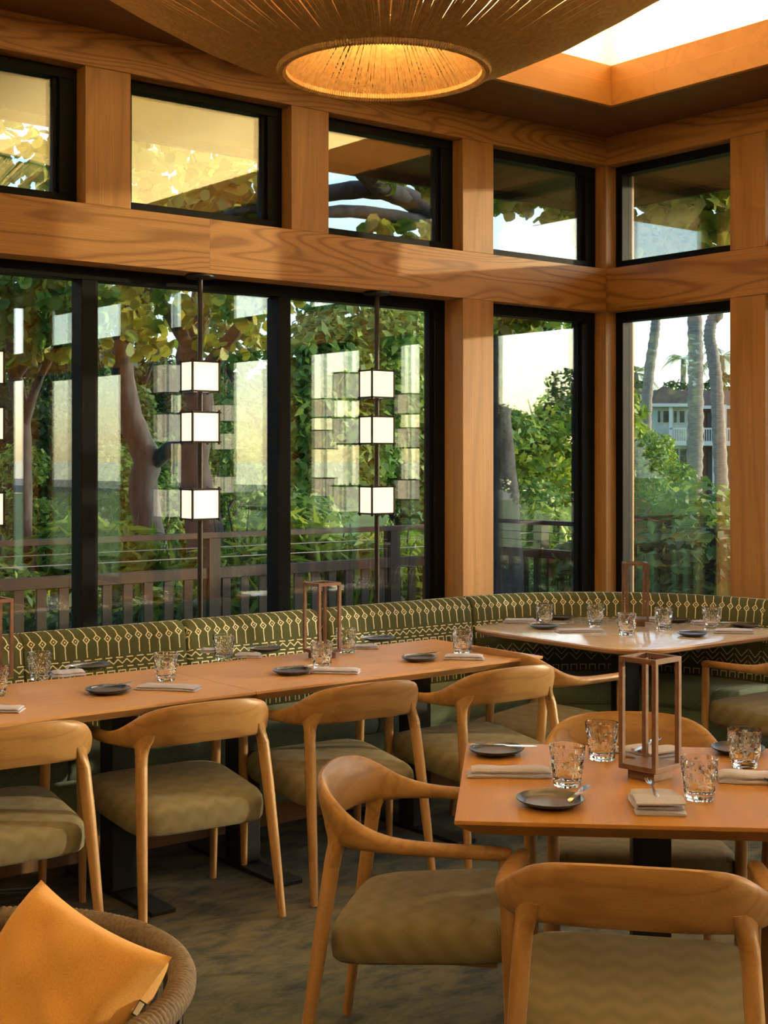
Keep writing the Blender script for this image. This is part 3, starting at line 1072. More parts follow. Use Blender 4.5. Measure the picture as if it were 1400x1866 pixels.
def napkin_mesh(L, W, T, seed, layers=2):
    """folded cloth: soft rounded layers, the top one shifted a little"""
    rg = random.Random(seed)
    m = MB()
    for q in range(layers):
        l, w = L * (1 - .06 * q), W * (1 - .07 * q)
        z0, z1 = T * q / layers + (.0003 if q else 0), T * (q + 1) / layers
        sx = rg.uniform(-.006, .006) * q
        rings = []
        n = 11
        for i in range(n + 1):
            u = i / n
            x = (u - .5) * l + sx
            e = min(1.0, .55 + 6 * min(u, 1 - u))
            wob = .003 * math.sin(9 * u + seed) + .002 * math.sin(23 * u + seed * 2)
            hw = w / 2 * (1 - .05 * (1 - e)) + wob
            zz = z0 + (z1 - z0) * e * (1 + .12 * math.sin(7 * u + seed * 1.7))
            rings.append([(x, -hw, z0 + .0006), (x, -hw - .002, (z0 + zz) / 2), (x, -hw + .003, zz - .0008), (x, -hw * .4, zz + .0015), (x, hw * .4, zz + .001 + wob * .5), (x, hw - .003, zz - .0008), (x, hw + .002, (z0 + zz) / 2), (x, hw, z0 + .0006)])
        m.loft(rings)
    return m.mesh('napkin', 60)
_ns = [0]
def napkin(px, py, L, W, rel, label, group, T=.018, z=.75, fork=None, flap=False):
    _ns[0] += 1
    x, y = at(px, py, z)
    o = mk('napkin', napkin_mesh(L, W, T, _ns[0], 2), 'napkin_cloth', None, 0, label, 'napkin', group)
    o.location = (x, y, z + .0003)
    o.rotation_euler = (0, 0, C0 + R(rel))
    if flap:
        f = MB()
        w = W / 2
        rings = []
        for i in range(7):
            u = i / 6
            rings.append([(-L * .5 + L * .42 * u, -w, T + .003 + .004 * math.sin(PI * u)), (-L * .5 + L * (.36 + .14) * u, w, T + .002 + .003 * math.sin(PI * u)),
                          (-L * .5 + L * .5 * u, w, T + .006 + .004 * math.sin(PI * u)), (-L * .5 + L * .42 * u, -w, T + .008 + .004 * math.sin(PI * u))])
        f.loft(rings).build('folded_flap', 'napkin_cloth', o, 60)
    if fork:
        k = mk('fork', FORK, None, None, 0, fork[0], 'fork', 'forks on the napkins')
        k.location = (x + fork[2], y + fork[3], z + T + .009)
        k.rotation_euler = (0, 0, C0 + R(rel) + fork[1])
    return o
GT, GP, GN = 'patterned glass tumblers', 'small dark plates', 'folded grey napkins'
# nearest table
tumbler(1034, 1432, 'patterned tumbler on the nearest table, left, above the plate with upright knife tip', GT, rz=.2)
tumbler(1097, 1384, 'patterned tumbler just left of the lantern on the nearest table', GT, rz=1.1)
tumbler(1275, 1457, 'patterned tumbler just right of the lantern on the nearest table', GT, rz=2.0)
tumbler(1357, 1398, 'patterned tumbler at the right edge of the nearest table', GT, rz=2.9)
plate(905, 1374, 'dark plate with a knife across it, back left corner of the nearest table', GP, .3, .93, ('slim silver knife across the plate in the back left of the nearest table', C0 + R(-2), .02 * ST, -.02 * CT))
plate(1003, 1468, 'dark plate with brown centre at the front of the nearest table', GP, 1.0, .98, ('silver knife tipped over the rim of the plate at the front of the nearest table', C0 + R(68), .075 * ST + .03 * CT, -.075 * CT + .03 * ST))
plate(1345, 1372, 'dark plate partly hidden behind the tumbler at the right of the nearest table', GP, .5, .9)
plate(1440, 1426, 'dark plate at the right edge of the picture on the nearest table', GP, .5, .9)
napkin(928, 1414, .225, .062, -3, 'long rolled grey napkin on the left of the nearest table', GN, .024)
napkin(1196, 1468, .20, .118, 86, 'folded napkin holding a fork, before the lantern on the nearest table', GN, .022, fork=('silver fork tucked into the napkin before the nearest lantern', 0.0, .035 * CT, .035 * ST), flap=True)
napkin(1180, 1378, .17, .115, 118, 'folded napkin behind the lantern on the nearest table', GN, .022, fork=('silver fork on the napkin behind the nearest lantern', R(-60), 0, 0), flap=True)
napkin(1368, 1424, .17, .075, -8, 'folded napkin below the tumbler at the right edge of the nearest table', GN, .024)
# banquette tables
tumbler(72, 1238, 'patterned tumbler on the banquette table, beneath the first window mullion from the left', GT)
tumbler(302, 1240, 'patterned tumbler behind a napkin at the seam of the two banquette tables', GT, rz=.7)
tumbler(408, 1202, 'patterned tumbler on the banquette side of the table, left of the lantern', GT, rz=1.4)
tumbler(587, 1218, 'patterned tumbler in front of the lantern on the banquette table', GT, rz=2.2)
tumbler(631, 1189, 'patterned tumbler just behind and right of the banquette table lantern', GT, rz=.4)
tumbler(843, 1191, 'patterned tumbler at the right end of the banquette table', GT, rz=1.8)
tumbler(-8, 1268, 'patterned tumbler cut off by the left edge of the picture', GT, rz=1.0)
plate(163, 1219, 'dark plate by the banquette, right of the leftmost whole tumbler', GP, .2, .95, ('silver knife on the plate right of the leftmost whole tumbler', R(20), -.03, .0))
plate(197, 1263, 'dark plate at the front edge of the left banquette table', GP, .6, .95, ('silver knife on the plate at the front of the left banquette table', R(10), .03, .02))
plate(484, 1187, 'dark plate by the banquette, left of the lantern', GP, .9, .9, ('silver knife on the plate by the banquette left of the lantern', R(15), -.02, .0))
plate(533, 1228, 'dark plate at the table front, left of the tumbler before the lantern', GP, .3, .9, ('silver knife on the plate at the table front below the lantern', R(5), .03, .02))
plate(690, 1168, 'dark plate by the banquette, right of the lantern', GP, .5, .9, ('silver knife on the plate by the banquette right of the lantern', R(10), -.02, .01))
plate(765, 1204, 'dark plate at the table front near its right end', GP, .5, .9, ('silver knife on the plate near the right end of the banquette table', R(0), .03, .02))
napkin(122, 1231, .13, .085, 24, 'small folded napkin between tumbler and plate on the left banquette table', GN, .02)
napkin(306, 1256, .24, .085, -12, 'long folded napkin at the front of the table below the seam tumbler', GN, .016)
napkin(455, 1198, .11, .08, 0, 'small folded napkin right of the tumbler on the banquette side', GN, .018)
napkin(612, 1226, .19, .08, -8, 'folded napkin before the lantern on the banquette table', GN, .018)
napkin(668, 1181, .11, .08, 0, 'small folded napkin behind the lantern on the banquette side', GN, .016)
napkin(846, 1201, .17, .08, -6, 'folded napkin at the right end of the banquette table', GN, .02)
napkin(-2, 1296, .16, .08, 0, 'folded napkin at the left picture edge on the table front', GN, .016)
napkin(386, 1188, .10, .08, 10, 'small napkin half hidden behind the tumbler by the banquette', GN, .016)
# rounded corner table
tumbler(993, 1137, 'patterned tumbler at the left of the rounded corner table', GT)
tumbler(1086, 1138, 'patterned tumbler at the back left of the rounded corner table', GT, rz=.5)
tumbler(1142, 1157, 'patterned tumbler at the front of the rounded corner table, under the lantern', GT, rz=1.2)
tumbler(1210, 1146, 'patterned tumbler just right of the lantern on the corner table', GT, rz=2.2)
tumbler(1297, 1144, 'patterned tumbler at the right of the rounded corner table', GT, rz=2.8)
plate(992, 1145, 'dark plate before the left tumbler of the corner table', GP, .2, .85, ('silver knife on the plate before the left tumbler of the corner table', C0 + R(5), .02, -.01))
plate(1262, 1159, 'dark plate at the front of the corner table, right half', GP, .6, .85, ('silver knife on the plate at the front of the corner table', C0 + R(20), .02, -.01))
plate(1358, 1142, 'dark plate at the right picture edge on the corner table', GP, 1.0, .85, ('silver knife on the plate at the right edge of the corner table', C0 + R(5), -.03, .01))
plate(1022, 1128, 'dark plate behind the left tumbler of the corner table', GP, .4, .8)
plate(1234, 1133, 'dark plate at the back of the corner table, right half', GP, .4, .8)
napkin(948, 1134, .17, .08, -10, 'folded napkin at the left corner of the rounded table', GN, .018)
napkin(1056, 1151, .24, .075, 6, 'long folded napkin at the front left of the corner table', GN, .014)
napkin(1186, 1131, .16, .09, 5, 'folded napkin behind the lantern on the corner table', GN, .018)
napkin(1276, 1137, .085, .07, 0, 'small folded napkin left of the right tumbler on the corner table', GN, .018)
napkin(1336, 1153, .19, .085, -8, 'folded napkin before the right tumbler of the corner table', GN, .018)

# ---------------------------------------------------------------- rope tub chair with pillow, lower left
RCx, RCy = DL(-.735, 2.30)
rc = empty('rope_armchair', (RCx, RCy, 0), C0, 'dark rope-woven tub armchair in the lower left corner', 'chair')
# local axes: +x to the right of the picture, +y away from the eye; the opening looks to the left
def rail_pt(a):
    return Vector((.395 * math.cos(a), .395 * math.sin(a), .705 + .012 * math.cos(a)))
A0, A1 = R(-118), R(128)
n = 1280
pts, rad = [], []
for i in range(n + 1):
    u = i / n
    a = A0 + (A1 - A0) * u
    p = rail_pt(a)
    e = min(u, 1 - u)
    if e < .06: p.z -= .10 * (1 - e / .06) ** 2
    pts.append(p)
    rad.append(.0215 + .0034 * abs(math.sin(PI * i * 150 / n)))
MB().tube(pts, rad, 12).build('wrapped_rail', 'rope_weave', rc, 80)
for i in range(26):
    a = A0 + (A1 - A0) * (i + .5) / 26
    p = rail_pt(a)
    q = Vector((.33 * math.cos(a), .33 * math.sin(a), .36))
    c, s = math.cos(a), math.sin(a)
    tv = Vector((-s, c, 0)) * .015
    nv = Vector((c, s, 0)) * .003
    k = MB()
    rings = []
    for j in range(5):
        u = j / 4
        m_ = p.lerp(q, u) + Vector((c, s, 0)) * .02 * math.sin(PI * u)
        rings.append([m_ - tv - nv, m_ + tv - nv, m_ + tv + nv, m_ - tv + nv])
    k.loft(rings).build('strap', 'strap_dark', rc)
MB().lathe([(.001, .33), (.33, .33), (.345, .345), (.345, .365), (.001, .37)], 36).build('seat_shell', 'strap_dark', rc, 40)
MB().lathe([(.001, .371), (.29, .371), (.325, .39), (.33, .42), (.315, .445), (.25, .458), (.001, .462)], 36).build('seat_cushion', 'cushion_grey', rc, 50)
for sx, sy in ((1, 1), (1, -1), (-1, 1), (-1, -1)):
    MB().tube([(sx * .27, sy * .27, 0), (sx * .24, sy * .24, .34)], [.012, .017], 10).build('leg', 'dark_bronze', rc, 60)
for a in (R(-112), R(-25), R(35), R(122)):
    p = rail_pt(a)
    MB().tube([(.30 * math.cos(a), .30 * math.sin(a), .34), (p.x, p.y, p.z - .01)], .011, 8).build('upright', 'dark_bronze', rc, 60)

# pillow leaning in the tub: puffed square with pinched corners
def pillow_mesh(S=.47, T=.19, n=34):
    m = MB()
    top, bot = [], []
    for i in range(n + 1):
        for j in range(n + 1):
            u, v = -1 + 2 * i / n, -1 + 2 * j / n
            pin = 1 - .07 * (1 - u * u) * abs(v) ** 3 - .07 * (1 - v * v) * abs(u) ** 3
            pin2 = 1 - .085 * (1 - abs(v)) ** 0 * 0
            x = u * S / 2 * (1 - .09 * (1 - v * v) * abs(u) ** 4 * 1.0)
            y = v * S / 2 * (1 - .09 * (1 - u * u) * abs(v) ** 4 * 1.0)
            h = T / 2 * ((1 - u ** 4) * (1 - v ** 4)) ** .5
            wr = .011 * math.sin(6 * u + 5 * v + .6) * (1 - u ** 4) * (1 - v ** 4) * .6 + .006 * math.sin(11 * u - 7 * v) * (1 - max(abs(u), abs(v))) + .004 * math.sin(13 * v - 6 * u + 1) * (1 - u * u) * (1 - v * v)
            fold = (-.022 * math.exp(-((v + .45 - .30 * u) / .10) ** 2) - .014 * math.exp(-((v - .1 + .5 * u) / .09) ** 2)) * (1 - u * u) * (1 - v * v) * 2
            top.append((x, y, h + wr + fold))
            bot.append((x, y, -h * .9 + wr))
    N = n + 1
    vs = top + bot
    fs = []
    for i in range(n):
        for j in range(n):
            a = i * N + j
            fs.append((a, a + N, a + N + 1, a + 1))
            b = a + N * N
            fs.append((b, b + 1, b + N + 1, b + N))
    m.add(vs, fs)
    def edge(lst):
        for a, b in zip(lst[:-1], lst[1:]):
            m.f.append((a, b, b + N * N, a + N * N))
    edge([j for j in range(N)])
    edge([(n) * N + n - j for j in range(N)])
    edge([(n - i) * N for i in range(N)])
    edge([i * N + n for i in range(N)])
    return m.mesh('pillow', 70)
pw_me = pillow_mesh()
pil = mk('pillow', pw_me, 'pillow_cloth', None, 0, 'orange ochre square pillow leaning in the rope armchair', 'pillow')
PIL = pil
# basis: corner directions in the (right, away, up) frame of the eye
def cam_vec(r, f, u): return Vector((f * CT + r * ST, f * ST - r * CT, u))
top_c = atD(75, 1603, 2.42)
right_c = atD(314, 1744, 2.20)
ex = (right_c - top_c).normalized()          # top corner -> right corner: one edge of the pillow
down = cam_vec(-.30, -.50, -.78)
ey = (down - ex * down.dot(ex)).normalized()
nz = ex.cross(ey).normalized()
S_ = (right_c - top_c).length
ctr = top_c + ex * S_ / 2 + ey * S_ / 2
M = Matrix((ex, ey, nz)).transposed().to_4x4()
M.translation = ctr
pil.matrix_world = M
sc_ = S_ / .47
pil.scale = (sc_, sc_, sc_)
tg_ = boxo('care_tag', (.222, .245, -.13, -.095, -.006, .0), 'tag_dark', pil)
boxo('tag_print', (.226, .241, -.127, -.100, -.0075, .0015), 'tag_white', tg_)

# ---------------------------------------------------------------- planting outdoors
nrg = np.random.default_rng(11)
def leaves_mesh(name, blobs, n, size, shape='oval', mat='leaf_green', hang=.3, shell=.55):
    """n leaves scattered through ellipsoids (x, y, z, rx, ry, rz), more of them near the surface"""
    bl = np.array(blobs, dtype=float)
    vol = (bl[:, 3] * bl[:, 4] * bl[:, 5]) ** .7
    pick = nrg.choice(len(bl), n, p=vol / vol.sum())
    d = nrg.normal(size=(n, 3))
    d /= np.linalg.norm(d, axis=1)[:, None]
    r = shell + (1 - shell) * nrg.random(n) ** .6
    c = bl[pick, :3] + d * r[:, None] * bl[pick, 3:]
    # leaf frames: normals turned outwards and upwards with scatter
    nn = d * .6 + np.array([0, 0, .55]) + nrg.normal(size=(n, 3)) * .55
    nn /= np.linalg.norm(nn, axis=1)[:, None]
    t = nrg.normal(size=(n, 3)) + np.array([0, 0, -hang])
    t -= nn * (t * nn).sum(1)[:, None]
    t /= np.linalg.norm(t, axis=1)[:, None]
    b = np.cross(nn, t)
    s = size * (.65 + .7 * nrg.random(n))
    if shape == 'round':
        ang = np.linspace(0, 2 * PI, 9)[:-1]
        prof = [(math.cos(a) * (.5 if i else .42), math.sin(a) * .5 * (1.08 if i in (3, 5) else .96), .07 * math.cos(2 * a)) for i, a in enumerate(ang)]
    elif shape == 'long':
        prof = [(-.7, 0, 0), (0, .13, .05), (.7, 0, -.12), (0, -.13, .05)]
    else:
        prof = [(-.5, 0, 0), (-.08, .27, .06), (.5, 0, -.06), (-.08, -.27, .06)]
    k = len(prof)
    V = np.empty((n, k, 3))
    for i, (x, y, z) in enumerate(prof):
        V[:, i] = c + (t * x + b * y + nn * z) * s[:, None]
    me = bpy.data.meshes.new(name)
    me.vertices.add(n * k)
    me.vertices.foreach_set('co', V.reshape(-1))
    me.loops.add(n * k)
    me.loops.foreach_set('vertex_index', np.arange(n * k, dtype=np.int32))
    me.polygons.add(n)
    me.polygons.foreach_set('loop_start', np.arange(0, n * k, k, dtype=np.int32))
    me.polygons.foreach_set('loop_total', np.full(n, k, dtype=np.int32))
    me.update(calc_edges=True)
    me.materials.append(MATS[mat])
    return me
def blobs_in(rg, cx, cy, cz, rx, ry, rz, n, br):
    out = []
    for _ in range(n):
        while True:
            x, y, z = (rg.uniform(-1, 1) for _ in range(3))
            if x * x + y * y + z * z < 1: break
        q = br * rg.uniform(.7, 1.3)
        out.append((cx + x * rx, cy + y * ry, cz + z * rz, q, q, q * .75))
    return out
rg = random.Random(21)
GZ = -1.0
# --- tree kinds behind the deck
def bushy(name, mat, h, w, nl, size, shape='oval', seed=1, trunk=.16, low=.25):
    r2 = random.Random(seed)
    t = empty(name)
    bl = blobs_in(r2, 0, 0, h * (low + 1) / 2, w * .75, w * .75, h * (1 - low) * .42, 26, w * .30)
    mk('foliage', leaves_mesh('foliage', bl, nl, size, shape, mat), None, t)
    MB().tube([(0, 0, 0), (.05 * w, .02 * w, h * .3), (-.04 * w, .05 * w, h * .62)], [trunk, trunk * .75, trunk * .4], 9).build('trunk', 'bark_grey', t, 60)
    for k in range(5):
        a = r2.uniform(0, 6.28)
        MB().tube([(.03 * w, .02 * w, h * (.25 + .06 * k)), (.3 * w * math.cos(a), .3 * w * math.sin(a), h * (.45 + .06 * k)), (.55 * w * math.cos(a + .3), .55 * w * math.sin(a + .3), h * (.6 + .06 * k))], [trunk * .5, trunk * .35, trunk * .15], 7).build('branch', 'bark_grey', t, 60)
    return t
KIND = {
    'a': bushy('broadleaf_tree', 'leaf_green', 7.0, 3.0, 15000, .20, 'oval', 1),
    'b': bushy('broadleaf_tree', 'leaf_bright', 6.0, 2.6, 12000, .20, 'oval', 2),
    'c': bushy('broadleaf_tree', 'leaf_dark', 8.0, 3.2, 14000, .22, 'oval', 3),
}
used = {}
def plant(kind, px, D, sc, rz, label, cat='tree', group='trees beyond the deck', z=GZ):
    L = (px - 700) / FPX * D
    x, y = DL(L, D)
    o = KIND[kind] if kind not in used else copy_tree(KIND[kind])
    used[kind] = 1
    o.location = (x, y, z)
    o.rotation_euler = (0, 0, rz)
    o.scale = (sc, sc, sc)
    tag(o, label, cat, group)
    return o
plant('c', -60, 21, 0.74, 0, 'dark green tree at the far left behind the deck')
plant('a', 100, 24, 0.71, 1, 'green tree behind the leftmost window pane')
plant('c', 260, 26, 0.73, 2, 'dark tree behind the left pole lamp, second window pane')
plant('b', 430, 21, 0.62, .5, 'yellow green tree just right of the left pole lamp')
plant('a', 570, 20, .84, 2.6, 'green tree left of the second pole lamp')
plant('a', 735, 22, .80, 4, 'tall green tree behind the second pole lamp')
plant('c', 850, 25, 0.73, 5, 'dark tree hidden partly by the oak post')
plant('b', 985, 24, .86, 3, 'bright yellow green tree in the narrow window left of the corner')
plant('a', 1075, 30, 0.57, 1.5, 'green tree behind the corner post')
plant('b', 1168, 52, 0.71, .2, 'pale green bushy tree before the white house', z=-1.05)
plant('a', 340, 17, 0.47, 5.5, 'low green tree left of centre behind the thick grey trunk')
plant('b', 30, 18, 0.47, 5.0, 'low yellow green tree at the left behind the railing')
# trees outside the picture that only the glass shows, mirrored
def plant_at(kind, x, y, sc, rz, label):
    o = KIND[kind] if kind not in used else copy_tree(KIND[kind])
    used[kind] = 1
    o.location = (x, y, GZ)
    o.rotation_euler = (0, 0, rz)
    o.scale = (sc, sc, sc)
    return tag(o, label, 'tree', 'trees mirrored in the window glass')
plant_at('c', 0.0, 15.5, .95, 1.0, 'dark tree left of the picture, mirrored in the right window')
plant_at('a', -3.5, 18.0, 1.0, 2.0, 'green tree left of the picture, mirrored in the right window')
plant_at('a', -6.5, 15.0, .9, 3.0, 'green tree far left of the picture, mirrored in the right window')
plant_at('c', 27.0, -15.0, .64, .4, 'dark tree towards the sea, mirrored in the narrow window')
plant_at('a', 29.5, -18.5, .70, 1.4, 'green tree towards the sea, mirrored in the narrow window')
# palms beyond the house and the bare palm trunks
def palm_crown(t, top, L, nf, seed, mat='leaf_palm'):
    r2 = random.Random(seed)
    for k in range(nf):
        a = 2 * PI * k / nf + r2.uniform(-.2, .2)
        el = r2.uniform(-.2, 1.0)
        V, F = [], []
        pr = []
        for i in range(9):
            u = i / 8
            rr_ = L * (u * math.cos(el) * (1 - .15 * u))
            zz = L * (u * math.sin(el) - .75 * u * u)
            pr.append(Vector((top[0] + rr_ * math.cos(a), top[1] + rr_ * math.sin(a), top[2] + zz)))
        m = MB().tube(pr, [.03, .028, .025, .022, .02, .016, .012, .008, .004], 5)
        sd = Vector((-math.sin(a), math.cos(a), 0))
        for i in range(1, 8):
            for e in (0, .33, .66):
                p = pr[i].lerp(pr[min(i + 1, 8)], e)
                w = L * .26 * math.sin(PI * min(.98, (i + e) / 8 * .9 + .1))
                for s_ in (-1, 1):
                    tip = p + sd * s_ * w + Vector((0, 0, -w * .55)) + (pr[i] - pr[i - 1]) * .5
                    m.add([p, p + (pr[i] - pr[i - 1]) * .18, tip], [(0, 1, 2)])
        m.build('frond', mat, t)
def palm(px_pts, D, r0, r1, label, crown=True, seed=1, Lf=2.2):
    pts = [atD(x, y, D) for x, y in px_pts]
    base = pts[0]
    t = empty('palm_tree', tuple(base), 0, label, 'palm tree', 'palms around the white house')
    q = []
    for i in range(len(pts) - 1):
        a, b, c, d = pts[max(i - 1, 0)], pts[i], pts[i + 1], pts[min(i + 2, len(pts) - 1)]
        for u in (0, .25, .5, .75):
            q.append(.5 * ((2 * b) + (c - a) * u + (2 * a - 5 * b + 4 * c - d) * u * u + (3 * b - a - 3 * c + d) * u ** 3) - base)
    q.append(pts[-1] - base)
    nn = len(q)
    fine, rad = [], []
    for i in range(nn - 1):
        for u in (0, .5):
            fine.append(q[i].lerp(q[i + 1], u))
            rad.append((r0 + (r1 - r0) * (i + u) / nn) * (1.08 if u == 0 else .93))
    fine.append(q[-1]); rad.append(r1)
    MB().tube(fine, rad, 10).build('trunk', 'bark_palm', t, 60)
    if crown: palm_crown(t, q[-1], Lf, 15, seed)
    return t
palm([(1173, 915), (1176, 800), (1182, 690), (1193, 610), (1196, 560), (1200, 380), (1206, 190)], 46, .20, .12, 'slender leaning palm left of the white house', True, 2)
palm([(1264, 935), (1266, 850), (1268, 760), (1268, 650), (1266, 560), (1264, 400), (1262, 170)], 44, .27, .20, 'thick straight palm trunk before the white house', True, 3)
palm([(1316, 900), (1311, 800), (1306, 700), (1298, 640), (1293, 612), (1299, 580), (1312, 560), (1330, 380), (1335, 180)], 48, .24, .16, 'palm with an S-bent trunk right of the white house', True, 4)
palm([(1160, 860), (1161, 760), (1159, 680)], 105, .25, .2, 'distant palm crown behind the left end of the roof', True, 5, 2.6)
palm([(1243, 860), (1244, 760), (1246, 655)], 112, .25, .2, 'distant palm crown behind the middle of the roof', True, 6, 2.6)
palm([(1318, 860), (1317, 760), (1316, 650)], 108, .25, .2, 'distant palm crown behind the right end of the roof', True, 7, 2.9)
KIND['d'] = bushy('broadleaf_tree', 'leaf_dark', 9.0, 4.4, 9000, .42, 'oval', 9)
plant('d', 1225, 108, 1.02, 0, 'broad dark tree behind the roof of the white house')
plant('d', 1300, 102, 1.05, 2, 'broad dark tree right behind the roof of the white house')
plant('d', 1090, 96, 1.1, 3, 'broad dark tree left of the white house')
plant('d', 985, 60, .95, 4, 'broad dark tree far behind the narrow window')

# --- near tree with grey twisting trunks and big round leaves
def limb(pts, D0, rad, parent=None, base=Vector((0, 0, 0)), name='trunk', n=10):
    P = [atD(x, y, d) for x, y, d in pts]
    q, rr_ = [], []
    for i in range(len(P) - 1):
        a, b, c, d = P[max(i - 1, 0)], P[i], P[i + 1], P[min(i + 2, len(P) - 1)]
        for u in (0, .25, .5, .75):
            q.append(.5 * ((2 * b) + (c - a) * u + (2 * a - 5 * b + 4 * c - d) * u * u + (3 * b - a - 3 * c + d) * u ** 3) - base)
            rr_.append((rad[i] + (rad[i + 1] - rad[i]) * u) * (1 + .06 * math.sin(9 * len(q))))
    q.append(P[-1] - base); rr_.append(rad[-1])
    return MB().tube(q, rr_, n).build(name, 'bark_grey', parent, 60)
def near_tree(label, limbs, blobs, nl, size, mat='leaf_seagrape', base_px=None):
    b = atD(*base_px)
    b.z = GZ
    t = empty('seagrape_tree', tuple(b), 0, label, 'tree', 'near trees with grey trunks')
    for i, (pts, rad) in enumerate(limbs):
        limb(pts, 0, rad, t, b, 'trunk' if i == 0 else 'branch')
    bl = []
    for px, py, D, r in blobs:
        p = atD(px, py, D) - b
        bl.append((p.x, p.y, p.z, r, r, r * .7))
    mk('foliage', leaves_mesh('foliage', bl, nl, size, 'round', mat), None, t)
    return t
near_tree('tree with thick grey bark trunk behind the left pole lamp',
          [([(385, 1130, 12.5), (372, 960, 12.5), (352, 840, 12.5), (366, 740, 12.5), (345, 650, 12.4), (372, 520, 12.3), (352, 400, 12.2)], [.22, .17, .145, .13, .12, .10, .07]),
           ([(362, 700, 12.5), (425, 610, 12.2), (470, 560, 12.0), (560, 510, 11.5)], [.09, .06, .045, .02]),
           ([(352, 640, 12.4), (300, 560, 12.0), (262, 520, 11.7), (200, 430, 11.4)], [.08, .05, .04, .02])],
          [(430, 590, 12, .45), (470, 530, 11.6, .40), (330, 520, 11.6, .4), (420, 480, 11.8, .5), (300, 300, 11.2, .5), (380, 250, 11.2, .45), (450, 320, 11, .4), (280, 380, 11.2, .4), (420, 400, 11.2, .4), (350, 330, 12, .5)],
          900, .115, base_px=(385, 1130, 12.5))
near_tree('tree with forked dark trunk in the second window pane',
          [([(300, 1130, 14), (262, 900, 14), (268, 840, 14), (238, 760, 13.9), (222, 660, 13.8), (232, 570, 13.7), (240, 480, 13.6)], [.17, .15, .14, .125, .11, .09, .07]),
           ([(226, 640, 13.8), (252, 560, 13.5), (300, 500, 13.2), (330, 440, 13)], [.07, .06, .045, .03]),
           ([(268, 850, 14), (310, 820, 13.9), (345, 800, 13.7), (372, 720, 13.5)], [.09, .08, .07, .03])],
          [(200, 520, 13.5, .5), (270, 540, 13.2, .5), (300, 600, 13.4, .4), (250, 420, 13, .6), (180, 400, 13, .6), (150, 300, 12, .5), (60, 250, 12, .6), (20, 300, 11.5, .5), (90, 320, 12, .5), (215, 610, 13.2, .4)],
          950, .12, base_px=(300, 1130, 14))
near_tree('slender grey trunk tree in the leftmost window pane',
          [([(40, 1130, 13), (42, 900, 13), (40, 770, 13), (28, 690, 12.9), (22, 600, 12.8), (14, 480, 12.7)], [.10, .085, .08, .07, .06, .05]),
           ([(40, 790, 13), (68, 700, 12.9), (100, 640, 12.7), (150, 560, 12.5)], [.05, .04, .03, .02]),
           ([(28, 690, 12.9), (60, 640, 12.8), (90, 560, 12.6)], [.05, .035, .02])],
          [(30, 540, 12.6, .5), (90, 560, 12.4, .45), (130, 540, 12.2, .4), (10, 620, 12.6, .4), (60, 500, 12.4, .5), (110, 610, 12.5, .35)],
          900, .12, 'leaf_green', base_px=(40, 1130, 13))
near_tree('tree with a heavy grey bough crossing the third clerestory window',
          [([(925, 1130, 11.5), (915, 900, 11.5), (905, 760, 11.5), (912, 640, 11.4), (900, 560, 11.3), (860, 480, 11.2), (800, 405, 11.0), (740, 360, 10.9), (680, 345, 10.8), (600, 352, 10.7), (520, 370, 10.6)], [.16, .14, .125, .12, .115, .105, .095, .085, .075, .065, .05]),
           ([(745, 365, 10.9), (690, 340, 10.7), (655, 310, 10.5), (625, 290, 10.4), (600, 250, 10.3)], [.075, .07, .06, .055, .04]),
           ([(800, 410, 11.0), (720, 395, 10.8), (640, 385, 10.6), (560, 388, 10.4), (470, 380, 10.2), (400, 395, 10)], [.06, .055, .05, .045, .035, .02]),
           ([(905, 600, 11.4), (960, 500, 11), (1010, 420, 10.8), (1100, 360, 10.5), (1200, 340, 10.4), (1320, 325, 10.3)], [.09, .07, .06, .055, .05, .04]),
           ([(1180, 350, 10.4), (1230, 320, 10.2), (1290, 350, 10.0), (1335, 310, 9.9)], [.03, .028, .02, .015])],
          [(720, 310, 10.6, .20), (760, 430, 10.6, .18), (690, 420, 10.5, .14), (930, 350, 10.3, .28), (960, 330, 10.2, .25), (1000, 340, 10.3, .25), (940, 590, 10.8, .2), (980, 560, 10.7, .2), (1040, 400, 10.2, .25),
           (1180, 390, 10, .28), (1220, 410, 9.9, .28), (1270, 400, 9.9, .30), (1310, 380, 9.8, .28), (1180, 440, 9.9, .22), (1250, 440, 9.9, .22), (1310, 440, 9.9, .2), (1160, 460, 9.8, .18), (1290, 345, 9.8, .22),
           (450, 340, 10.2, .25), (400, 360, 10.2, .25), (480, 400, 10.2, .2), (560, 300, 10.2, .15), (270, 270, 10, .25), (800, 300, 10.4, .15), (790, 340, 10.4, .15)],
          1250, .13, base_px=(925, 1130, 11.5))

# --- hedge shrubs outside the railing
def shrub(name, mat, w, h, nl, size, shape, seed, stems=5):
    r2 = random.Random(seed)
    t = empty(name)
    bl = blobs_in(r2, 0, 0, h * .52, w * .8, w * .6, h * .42, 12, w * .42)
    mk('foliage', leaves_mesh('foliage', bl, nl, size, shape, mat, .2, .35), None, t)
    for k in range(stems):
        a = 2 * PI * k / stems
        MB().tube([(0.03 * math.cos(a), .03 * math.sin(a), 0), (.25 * w * math.cos(a), .25 * w * math.sin(a), h * .5), (.4 * w * math.cos(a + .4), .4 * w * math.sin(a + .4), h * .85)], [.02, .014, .006], 6).build('stem', 'bark_grey', t)
    return t
KIND['h1'] = shrub('hedge_shrub', 'leaf_dark', .85, 1.9, 5200, .095, 'oval', 1)
KIND['h2'] = shrub('hedge_shrub', 'leaf_green', .85, 2.1, 5000, .105, 'oval', 2)
KIND['h3'] = shrub('leafy_shrub', 'leaf_bright', .8, 2.4, 1500, .24, 'long', 3)
KIND['h4'] = shrub('red_shrub', 'leaf_red', .75, 2.3, 1300, .16, 'round', 4)
